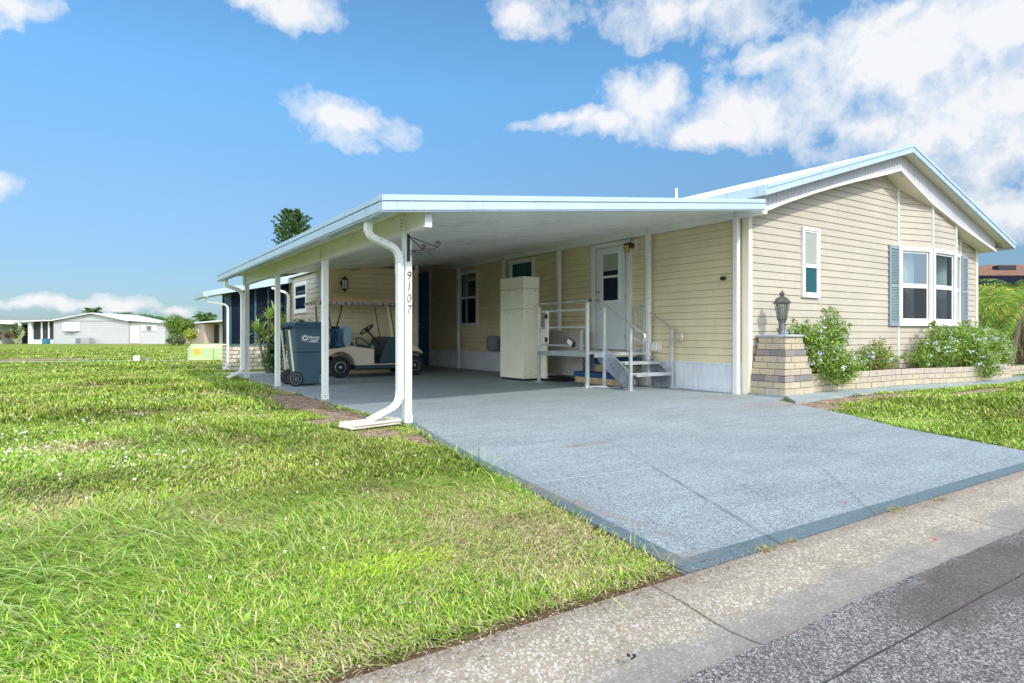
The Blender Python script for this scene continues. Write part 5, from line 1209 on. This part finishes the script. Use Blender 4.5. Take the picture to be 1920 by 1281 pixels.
# neighbour with brown shingle roof, far right
NH = thing('neighbour_house', 'neighbour house with brown shingle roof and dark fascia on the right', 'house', (34, 13, 0))
shm = bpy.data.materials.new('brown_shingle'); nt = nodes(shm); p = wpos(nt); mp = N(nt, 'ShaderNodeMapping', inp={3: (3,3,14)}); nt.links.new(p, mp.inputs[0])
finish(nt, ramp(nt, noise(nt, mp.outputs[0], 1.5, 6, .7), [(.3, (.10,.045,.025)),(.5,(.21,.10,.055)),(.7,(.32,.17,.10))]), .9, 0, noise(nt, p, 12, 4), .6, .05)
a = PZ(1800,522,27.); u = Vector((CS,-SN,0)); f = Vector((SN,CS,0)); a0 = Vector((a.x,a.y,0))
def nb(s, d, z): q_ = a0+u*s+f*d; return (q_.x, q_.y, z)
mb = MB(); mb.ob(nb, .6, 14, .6, 8, 0, 3.25); mb.build('wall', mat('ochre_wall', (.42,.33,.16), .7), NH)
mb = MB(); mb.ob(nb, 0, 15, 0, .08, 3.08, 3.46); mb.build('fascia', mat('black_blue_fascia', (.012,.014,.03), .8, spec=.1), NH)
mb = MB(); mb.add([nb(-.1,0,3.47), nb(15,0,3.47), nb(15,4.5,4.42), nb(4.6,4.5,4.42), nb(-.1,9,3.47), nb(15,9,3.47)], [(0,1,2,3),(0,3,4),(4,3,2,5)]); rf = mb.build('roof', shm, NH)
mb = MB(); mb.ob(nb, 3.2, 4.0, 2.0, 2.4, 3.80, 4.12); mb.build('roof_vent', 'black', rf)
# low edging right of the planter
mb = MB(); brick_course(mb, [(16.6,5.75),(19.5,5.9)], .0, .1, .12, 0, .1); brick_course(mb, [(16.6,5.75),(19.5,5.9)], .1, .1, .12, .1, .2); tag(mb.build('garden_edging', BRM, None, .003), 'low block edging running right beyond the planter end', 'edging')

# ------------------------------------------------------------------ dracaena beside the porch
def rosette(mb, c, n, L, r, pal, w=.035):
    for k in range(n):
        a = r.uniform(0,2*PI); e = r.uniform(-.5,1.45); d = Vector((math.cos(a)*math.cos(e), math.sin(a)*math.cos(e), math.sin(e))); sd = d.cross(Vector((0,0,1))).normalized() if abs(d.z) < .98 else Vector((1,0,0))
        l = L*r.uniform(.7,1.1); p0, p1, p2 = Vector(c), Vector(c)+d*l*.55, Vector(c)+d*l+Vector((0,0,-l*.22)); mb.cur = tuple(v*r.uniform(.75,1.2) for v in r.choice(pal))
        mb.add([p0-sd*w*.3, p0+sd*w*.3, p1+sd*w*.5, p1-sd*w*.5, p2], [(0,1,2,3),(3,2,4)])
DR = thing('dracaena', 'yellow green spiky dracaena beside the porch knee wall', 'plant', (3.55,16.2,0)); r = random.Random(5)
mb = MB(); st = MB(); DP = [(.42,.55,.10),(.30,.48,.08),(.55,.62,.18)]
for (px, py, z0) in ((482,622,16.),(505,600,15.9),(514,590,16.),(498,632,16.2),(519,625,15.8),(528,612,16.)):
    q_ = PZ(px, py, z0*.985); st.tube([(3.7+random.uniform(-.15,.15),16.25,0), (q_.x,q_.y,q_.z)], .03, 7); rosette(mb, q_, 46, .48, r, DP)
st.build('stem', 'bark', DR); mb.build('leaves', LM, DR)
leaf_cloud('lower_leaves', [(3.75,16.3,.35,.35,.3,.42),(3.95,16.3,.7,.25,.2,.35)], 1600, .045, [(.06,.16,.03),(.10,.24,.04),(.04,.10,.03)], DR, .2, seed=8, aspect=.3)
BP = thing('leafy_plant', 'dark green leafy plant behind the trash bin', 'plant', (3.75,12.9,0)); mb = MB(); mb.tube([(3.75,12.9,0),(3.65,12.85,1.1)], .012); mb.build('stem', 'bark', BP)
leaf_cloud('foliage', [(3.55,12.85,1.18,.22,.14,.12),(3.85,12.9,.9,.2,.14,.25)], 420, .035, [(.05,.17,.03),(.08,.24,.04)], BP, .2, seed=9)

# ------------------------------------------------------------------ lawn objects in the middle distance
TF = thing('utility_box', 'low pale green utility transformer box on the lawn', 'utility box', (3.7, 25.9, 0))
B = basis((2.92,25.95),(4.55,25.45)); mb = MB()
mb.add([B(0,0,0),B(.12,.10,0),B(1.6,.10,0),B(1.6,-.7,0),B(0,-.7,0), B(0,0,.40),B(.12,.10,.44),B(.22,.02,.60),B(1.6,.02,.60),B(1.6,.10,.44),B(1.6,-.7,.60),B(0,-.7,.60),B(.08,-.1,.56)],
       [(0,1,6,5),(1,2,9,6),(6,9,8,7),(2,3,10,8,9),(3,4,11,10),(4,0,5,12,11),(5,6,7,12),(12,7,8,10,11)]); mb.build('casing', 'transf', TF, .01)
mb = MB(); mb.ob(B, .88,.895,.10,.108,.02,.44); mb.build('door_seam', 'slotgrey', TF)
mb = MB(); 
for k in range(3): mb.ob(B, .22+k*.075,.27+k*.075,.101,.106,.22+(.0 if k != 1 else -.05),.42)
mb.ob(B, .23,.42,.101,.105,.20,.27); mb.build('warning_mark', 'orange', TF)
t = PZ(256,678,23.2); mb = MB(); mb.box(t.x-.10,t.x+.10,t.y-.08,t.y+.08,-.02,.17); tag(mb.build('marker_post', 'bgwhite', None, .015), 'short white marker post standing on the lawn', 'marker')
t = PZ(276,679,23.0); mb = MB(); mb.lathe([(.16,0),(.17,.05),(.12,.09),(.02,.10)], (t.x,t.y,-.02), 'z', 14); tag(mb.build('lawn_cap', 'slotgrey', None, smooth=True), 'dark low round cap in the lawn beside the white marker', 'valve cap')

# ------------------------------------------------------------------ distant homes (left)
fo_ = Vector((5.93,71.46)); ao = Vector((-5.4,79.0)); Bh = basis(ao, fo_); BH = thing('far_home', 'pale grey low-gabled home with screened porch across the lawn', 'house', (0.5, 76, 0))
def zz(y): return CAMH+(627-y)/F*62.8
mb = MB()
mb.ob(Bh, 2.65,10.05,-7,0,0,2.33); mb.add([Bh(2.65,0,2.33),Bh(10.05,0,2.33),Bh(6.6,0,3.02)], [(0,1,2)]); mb.ob(Bh,10.05,13.6,-6,-.3,0,2.15); mb.build('wall', 'bgwall', BH)
mb = MB(); z = .1
while z < 2.2: mb.ob(Bh, 2.66,10.04,0,.012,z,z+.012); z += .24
mb.build('siding_lines', 'acgrey', BH)
mb = MB(); mb.add([Bh(2.4,.3,2.32),Bh(6.6,.3,3.10),Bh(6.6,-7.3,3.10),Bh(2.4,-7.3,2.32)], [(0,1,2,3)]); mb.add([Bh(10.3,.3,2.32),Bh(6.6,.3,3.10),Bh(6.6,-7.3,3.10),Bh(10.3,-7.3,2.32)], [(3,2,1,0)])
mb.add([Bh(2.4,.32,2.24),Bh(6.6,.32,3.02),Bh(6.6,.32,3.11),Bh(2.4,.32,2.34)], [(0,1,2,3)]); mb.add([Bh(6.6,.32,3.02),Bh(10.3,.32,2.24),Bh(10.3,.32,2.34),Bh(6.6,.32,3.11)], [(0,1,2,3)])
mb.hexa([Bh(9.9,.0,2.30),Bh(14.4,0,2.02),Bh(14.4,-6.5,2.02),Bh(9.9,-6.5,2.30),Bh(9.9,0,2.40),Bh(14.4,0,2.12),Bh(14.4,-6.5,2.12),Bh(9.9,-6.5,2.40)])
mb.hexa([Bh(-1.0,.4,2.16),Bh(2.6,.4,2.28),Bh(2.6,-5,2.28),Bh(-1.,-5,2.16),Bh(-1.0,.4,2.28),Bh(2.6,.4,2.40),Bh(2.6,-5,2.40),Bh(-1.,-5,2.28)]); mb.build('roof', 'bgtrim', BH)
mb = MB(); mb.ob(Bh, 2.66,10.04,.01,.03,2.22,2.33); mb.build('eave_band', 'acgrey', BH)
mb = MB(); mb.ob(Bh, .1,2.6,-4,-.3,0,.35); mb.ob(Bh,.1,.45,-.3,0,0,2.2); mb.ob(Bh,.1,2.6,-.3,-.02,0,.42); mb.build('porch_wall', 'bgwhite', BH)
mb = MB(); mb.ob(Bh,.5,2.6,-.35,-.3,.4,2.2); mb.build('porch_screen', 'darkroom', BH)
mb = MB(); 
for u_ in (1.24, 1.95): mb.ob(Bh,u_,u_+.12,-.3,-.2,.4,2.2)
mb.ob(Bh,-.62,-.42,.1,.3,0,2.2); mb.build('porch_post', 'bgwhite', BH)
w_ = MB(); w_.ob(Bh,3.65,5.3,.02,.16,1.30,2.10); wo_ = w_.build('window', 'bgwhite', BH); w_ = MB(); w_.ob(Bh,3.95,5.0,.16,.3,1.22,1.30); w_.build('awning_edge', 'acgrey', wo_)
w_ = MB(); w_.ob(Bh,11.25,12.75,-.28,-.24,1.28,1.85); wo_ = w_.build('window', 'bgwhite', BH); w_ = MB(); w_.ob(Bh,11.75,12.25,-.24,-.22,1.33,1.8); w_.build('pane', 'paneGrey', wo_)
w_ = MB(); w_.ob(Bh,10.15,10.95,-.28,-.24,.12,1.75); w_.build('door', 'bgwhite', BH)
AC = thing('ac_unit', 'grey air conditioner box beside the far pale home', 'ac unit', Bh(6.1,.6,0)); mb = MB(); mb.ob(Bh,5.45,6.75,.2,.9,0,.62); mb.build('casing', 'acgrey', AC, .02); mb = MB(); mb.ob(Bh,5.5,5.95,.9,.92,.08,.56); mb.build('grille', 'slotgrey', AC)
BB = thing('storage_bin', 'small blue bin against the far home porch', 'bin', Bh(2.1,.2,0)); mb = MB(); mb.ob(Bh,1.85,2.4,.1,.5,0,.46); mb.build('tub', mat('teal_blue_plastic', (.03,.16,.24), .5), BB, .03); mb = MB(); mb.ob(Bh,1.82,2.43,.07,.53,.46,.52); mb.build('lid', 'navy', BB, .02)
# far left home
L1 = thing('far_home', 'white low home partly cut off at the left edge of the photo', 'house', (-13, 82, 0)); B1 = basis((-14.5,88.5),(-6.65,79.8)); Lh = 11.7
mb = MB(); mb.ob(B1, 3,9.4,-6,0,0,2.3); mb.build('wall', 'bgtrim', L1); mb = MB(); mb.hexa([B1(2.5,.4,2.3),B1(12.2,.4,1.95),B1(12.2,-7,1.95),B1(2.5,-7,2.3),B1(2.5,.4,2.55),B1(12.2,.4,2.12),B1(12.2,-7,2.12),B1(2.5,-7,2.55)]); mb.build('roof', 'bgwhite', L1)
mb = MB(); mb.ob(B1, 9.4,11.6,-3,-2.9,0,2.0); mb.build('porch_back', 'darkroom', L1)
t = thing('cactus_shrub', 'tangled pale stemmed shrub between the two left homes', 'shrub', PZ(30,645,62.)); o_ = PZ(30,645,62.)
mb = MB(); r = random.Random(4)
for k in range(26): a = r.uniform(-.9,.9); mb.tube([(o_.x,o_.y,0), (o_.x+CS*math.sin(a)*1.2, o_.y-SN*math.sin(a)*1.2, 1.8*math.cos(a)*r.uniform(.6,1))], .05, 5)
mb.build('stem', mat('pale_stems', (.35,.36,.18), .8), t); leaf_cloud('foliage', [(o_.x,o_.y,1.2,.8,.5,.7)], 500, .11, [(.08,.14,.03),(.2,.25,.08)], t, .2, seed=3)
t = thing('red_leaf_shrub', 'reddish shrub against the white home at the left edge', 'shrub', PZ(5,645,60.)); o_ = PZ(5,645,60.); mb = MB(); mb.tube([(o_.x,o_.y,0),(o_.x,o_.y,.8)], .04); mb.build('stem', 'bark', t)
leaf_cloud('foliage', [(o_.x,o_.y,.75,.8,.5,.5)], 260, .11, [(.22,.07,.06),(.12,.14,.05)], t, .2, seed=31)
# right far home (pinkish) with hedge tree
c0 = PZ(352,643,68); c1 = PZ(400,643,66); B2 = basis((c0.x,c0.y),(c1.x,c1.y)); PH = thing('far_home', 'pinkish block home beyond the pale home, partly behind the porch', 'house', (c0.x,c0.y,0))
mb = MB(); mb.ob(B2, 0,2.75,-5,0,0,2.05); mb.ob(B2,2.75,6.,-5,-1.2,0,2.1); mb.build('wall', 'pink', PH); mb = MB(); mb.ob(B2,2.78,3.5,-1.2,-1.15,0,2.0); mb.build('door', 'darkroom', PH)
mb = MB(); mb.hexa([B2(-.3,.3,2.0),B2(6,.3,2.32),B2(6,-5,2.32),B2(-.3,-5,2.0),B2(-.3,.3,2.12),B2(6,.3,2.44),B2(6,-5,2.44),B2(-.3,-5,2.12)]); mb.build('roof', 'bgwhite', PH)
w_ = MB(); w_.ob(B2,1.0,1.85,.01,.05,1.1,1.55); wo_ = w_.build('window', 'bgwhite', PH); w_ = MB(); w_.ob(B2,1.07,1.4,.05,.06,1.16,1.5); w_.ob(B2,1.46,1.78,.05,.06,1.16,1.5); w_.build('pane', 'blind', wo_)
def tree(name, label, base, lobes, n, size, pal, seed, th=.08, h=1., cat='tree', group=None):
    t = thing(name, label, cat, base, group); r = random.Random(seed); b = Vector(base); mb = MB(); mb.tube([b, b+Vector((.05,0,h))], lambda q: th*(1.2-.5*q), 8)
    for lo in lobes: mb.tube(bez([b+Vector((0,0,h*.7)), b.lerp(Vector(lo[:3]),.5)+Vector((0,0,h*.2)), Vector(lo[:3])], 5), lambda q: th*.5*(1-.7*q), 5)
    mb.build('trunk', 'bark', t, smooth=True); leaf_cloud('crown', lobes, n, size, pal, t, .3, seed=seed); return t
o_ = PZ(336,643,55.); x, y = o_.x, o_.y
tree('shrub_tree', 'round bright green tree between the pale and pink homes', (x,y,0), [(x-.3,y,1.95,.95,.8,.7),(x+.5,y,1.8,.85,.8,.6),(x-.1,y,1.1,.7,.7,.7)], 4200, .09, [(.22,.36,.05),(.14,.26,.04),(.36,.46,.09),(.08,.16,.03)], 41, .1, 1.)
o_ = PZ(358,643,54.); x, y = o_.x, o_.y
tree('shrub', 'yellow green shrub in front of the pink home', (x,y,0), [(x,y,.95,.55,.5,.55)], 1100, .09, [(.42,.45,.06),(.30,.36,.05)], 42, .05, .5, 'shrub')
o_ = PZ(322,643,54.); x, y = o_.x, o_.y
tree('shrub', 'low dark shrub under the round tree', (x,y,0), [(x,y,.35,.5,.4,.35),(x+.7,y,.4,.4,.4,.35)], 800, .08, [(.10,.17,.04),(.22,.20,.10)], 43, .04, .2, 'shrub')
DG = [(.07,.15,.04),(.11,.21,.05),(.16,.26,.07)]
o_ = PZ(228,640,110.); x, y = o_.x, o_.y
tree('background_tree', 'dark flat-topped tree behind the ridge of the pale home', (x,y,0), [(x,y,4.0,2.6,2,.9),(x+3,y-2,3.7,2.4,2,.7)], 2600, .22, DG, 44, .2, 2.5)
o_ = PZ(265,640,115.); x, y = o_.x, o_.y
tree('background_tree', 'low dark tree behind the right end of the pale home', (x,y,0), [(x,y,3.75,1.9,2,.8),(x+2.2,y-1,3.6,1.6,2,.6)], 1800, .22, DG, 45, .2, 2.5)
o_ = PZ(88,640,120.); x, y = o_.x, o_.y
tree('background_tree', 'small dark treetop behind the porch roof at left', (x,y,0), [(x,y,3.2,1.3,1.4,.6)], 700, .2, DG, 46, .2, 2.)
o_ = PZ(178,640,95.); palm('background_palm', 'palm top rising behind the ridge of the pale home', (o_.x,o_.y,0), (o_.x-.2,o_.y,4.2), 30, 1.5, 12, ll=.7, lw=.14, pal=DG, tr=.15, el=(.1,1.4), droop=1.5)
o_ = PZ(153,640,100.); palm('background_palm', 'spreading dark palm left of the roof ridge', (o_.x,o_.y,0), (o_.x,o_.y,3.85), 22, 1.7, 13, ll=.7, lw=.14, pal=DG, tr=.15, el=(-.2,.6), droop=1.2)
o_ = PZ(385,640,90.); palm('background_palm', 'dark palm behind the pinkish home', (o_.x,o_.y,0), (o_.x,o_.y,3.1), 34, 1.9, 14, ll=.8, lw=.16, pal=DG, tr=.16, el=(-.3,1.3), droop=1.5)
# Norfolk pine above the carport roof
o_ = PZ(549,640,42.); t = thing('norfolk_pine', 'tall dark evergreen rising behind the carport roof', 'tree', (o_.x,o_.y,0)); r = random.Random(8)
mb = MB(); mb.tube([(o_.x,o_.y,0),(o_.x,o_.y,9.1)], lambda q: .16*(1.05-q), 8); mb.build('trunk', 'bark', t, smooth=True)
mb = MB(); z = 3.5
while z < 9.1:
    w_ = 1.18*min(1, ((9.22-z)/1.3))**.6; nb_ = 9
    for k in range(nb_):
        a = 2*PI*k/nb_+r.uniform(-.3,.3); L = w_*r.uniform(.6,1.12); p0 = Vector((o_.x,o_.y,z)); prev = p0
        for j in range(1, 9):
            q_ = j/8; pt = p0+Vector((math.cos(a)*L*q_, math.sin(a)*L*q_, L*(.25*q_+.30*q_*q_))); 
            if q_ > .25:
                for kk in range(13):
                    mb.cur = tuple(v*r.uniform(.6,1.4) for v in r.choice([(.045,.11,.04),(.08,.16,.05),(.13,.22,.06)])); dv = Vector((r.gauss(0,1),r.gauss(0,1),r.uniform(-.2,1.4))).normalized()*.20*r.uniform(.6,1.1); sd = dv.cross(Vector((r.random(),r.random(),.1))).normalized()*.032
                    mb.add([pt-sd*.6, pt+sd*.6, pt+dv*.6+sd, pt+dv, pt+dv*.6-sd], [(0,1,2,3,4)])
            prev = pt
    z += .27
mb.build('crown', LM, t)

# ------------------------------------------------------------------ small litter
mb = MB(); r = random.Random(2); lm = [(.35,.20,.08),(.22,.13,.07),(.45,.30,.12),(.12,.08,.05)]
def litter(x, y, z, s, c):
    a = r.uniform(0,2*PI); d = Vector((math.cos(a),math.sin(a),0)); n = Vector((-d.y,d.x,0)); p = Vector((x,y,z)); mb.cur = c
    mb.add([p-d*s, p+n*s*.4+Vector((0,0,s*.3)), p+d*s+Vector((0,0,s*.15)), p-n*s*.4+Vector((0,0,s*.2))], [(0,1,2,3)])
for k in range(60): litter(r.uniform(2.5,7.5), r.uniform(1.9,6.), .006, r.uniform(.006,.018), r.choice(lm))
for k in range(160):
    q_ = r.random(); i = int(q_*5); p0, p1 = ld[i], ld[i+1]; s = r.random(); litter(p0[0]+(p1[0]-p0[0])*s+abs(r.gauss(0,.06)), p0[1]+(p1[1]-p0[1])*s, .007, r.uniform(.004,.014), r.choice(lm))
for k in range(160): litter(r.uniform(-1,4.5), 1.72-abs(r.gauss(0,.10)), .012, r.uniform(.003,.010), r.choice(lm))
for k in range(2600):
    x_, y_ = r.choice([(2.5+r.gauss(0,.17), r.uniform(4.9,10.8)), (9.6+r.gauss(0,1.2), 4.95+r.gauss(0,.14))]); 
    if x_ < 2.74 or y_ < 5.08: litter(x_, y_, LZ+.008, r.uniform(.005,.018), r.choice([(.35,.24,.17),(.5,.38,.28),(.12,.08,.06),(.62,.5,.4),(.2,.13,.09)]))
for k in range(1500): litter(r.uniform(-2.5,2.2), 1.72+r.gauss(0,.045), .008, r.uniform(.003,.010), r.choice([(.25,.16,.10),(.38,.27,.18),(.10,.07,.05),(.5,.42,.28)]))
for k in range(320): litter(7.75+r.gauss(0,.45), 5.0+r.gauss(0,.16), .006, r.uniform(.003,.009), r.choice(lm[1:]))
for k in range(90): litter(r.uniform(-.2,3), r.uniform(1.25,1.66), .008, r.uniform(.002,.006), r.choice(lm))
struct(mb.build('leaf_litter', attr_mat('dead_leaf', .9)), 'stuff')
for k, (x, y, s, lb) in enumerate(((2.47,1.69,.09,'dry weed tuft at the driveway edge by the dark joint'),(2.66,1.70,.05,'small brown weed tuft in the driveway joint'),(3.62,1.69,.10,'brown weed tuft on the kerb right of the joint'),(4.05,1.66,.07,'brown weed tuft at the right kerb seam'))):
    blade_ = MB(); rr = random.Random(k)
    for j in range(70):
        a = rr.uniform(0,2*PI); l = s*rr.uniform(.3,1); bx0, by0 = x+rr.gauss(0,s*.5), y+rr.gauss(0,s*.18); blade_.cur = rr.choice([(.35,.26,.10),(.22,.24,.07),(.42,.33,.14),(.16,.12,.05)])
        blade_.add([(bx0-.003,by0,.004),(bx0+.003,by0,.004),(bx0+math.cos(a)*l*.6,by0+math.sin(a)*l*.5,.004+l*.3)], [(0,1,2)])
    tag(blade_.build('weed_tuft', attr_mat('dry_weed', .8), None), lb, 'weed')
for k, (px, py, lb, cc) in enumerate(((1183,1236,'crumpled black scrap lying in the kerb gutter',(.01,.01,.014)),(1582,944,'pink petal on the driveway near the border',(.7,.1,.25)),(1752,1014,'red petal on the kerb at right',(.7,.05,.08)))):
    o_ = G(px,py,.0); mb = MB(); rr = random.Random(k+4); s = (.014,.012,.012)[k]
    for j in range(5):
        a = rr.uniform(0,2*PI); d = Vector((math.cos(a),math.sin(a),rr.uniform(.1,.9)))*s; n = Vector((-d.y,d.x,.3*s)); p = Vector((o_.x,o_.y,.004))+Vector((rr.gauss(0,s*.3),rr.gauss(0,s*.3),0)); mb.add([p,p+d*.5+n*.5,p+d,p+d*.5-n*.5], [(0,1,2,3)])
    m_ = mat('scrap_%d' % k, cc, .4); tag(mb.build('plastic_scrap' if k == 0 else 'petal', m_), lb, 'litter' if k == 0 else 'petal')
for k, (px, py, hh, lb) in enumerate(((955,900,.10,'thin upright grass stalk leaning over the left driveway edge'),(1085,968,.07,'short spiky grass tuft at the driveway edge nearer the kerb'),(765,770,.0,''))):
    if hh == 0: continue
    q_ = G(px,py); mb = MB(); rr = random.Random(k+20)
    for j in range(4+k*5):
        a = rr.uniform(-.9,.9); d = Vector((CS*math.sin(a), -SN*math.sin(a), 0)); mb.tube(bez([q_, q_+Vector((0,0,hh*.7))+d*hh*.3, q_+Vector((0,0,hh*rr.uniform(.6,1.2)))+d*hh*1.0], 7), lambda t: .0022*(1.1-t), 4)
    tag(mb.build('grass_stalk', mat('stalk_green', (.10,.18,.05), .7)), lb, 'weed')
# edge weeds leaning over the drive
blades('edge_weeds', 260, lambda n: (lambda s: (np.interp(s, ldy, ldx)-.02+0*s, s))(rng.uniform(1.9,6.1,n)), (.05,.12), (.004,.007), PAL, WT, GM, (.5,1.6), kind='stuff')

# shared group phrases for repeats
GN = {'golf_bag': 'golf bags carried on the cart', 'flowering_shrub': 'flowering shrubs in the block planter', 'wall_lantern': 'wall lanterns under the carport', 'far_home': 'distant low homes across the lawn',
      'areca_palm': 'areca palms right of the house', 'background_tree': 'trees behind the distant homes', 'background_palm': 'palms behind the distant homes', 'weed_tuft': 'dry weed tufts along the kerb', 'petal': 'fallen petals', 'grass_stalk': 'grass stalks at the driveway edge'}
for o in list(COL.objects):
    b_ = o.name.split('.')[0]
    if o.parent is None and 'label' in o and b_ in GN: o['group'] = GN[b_]
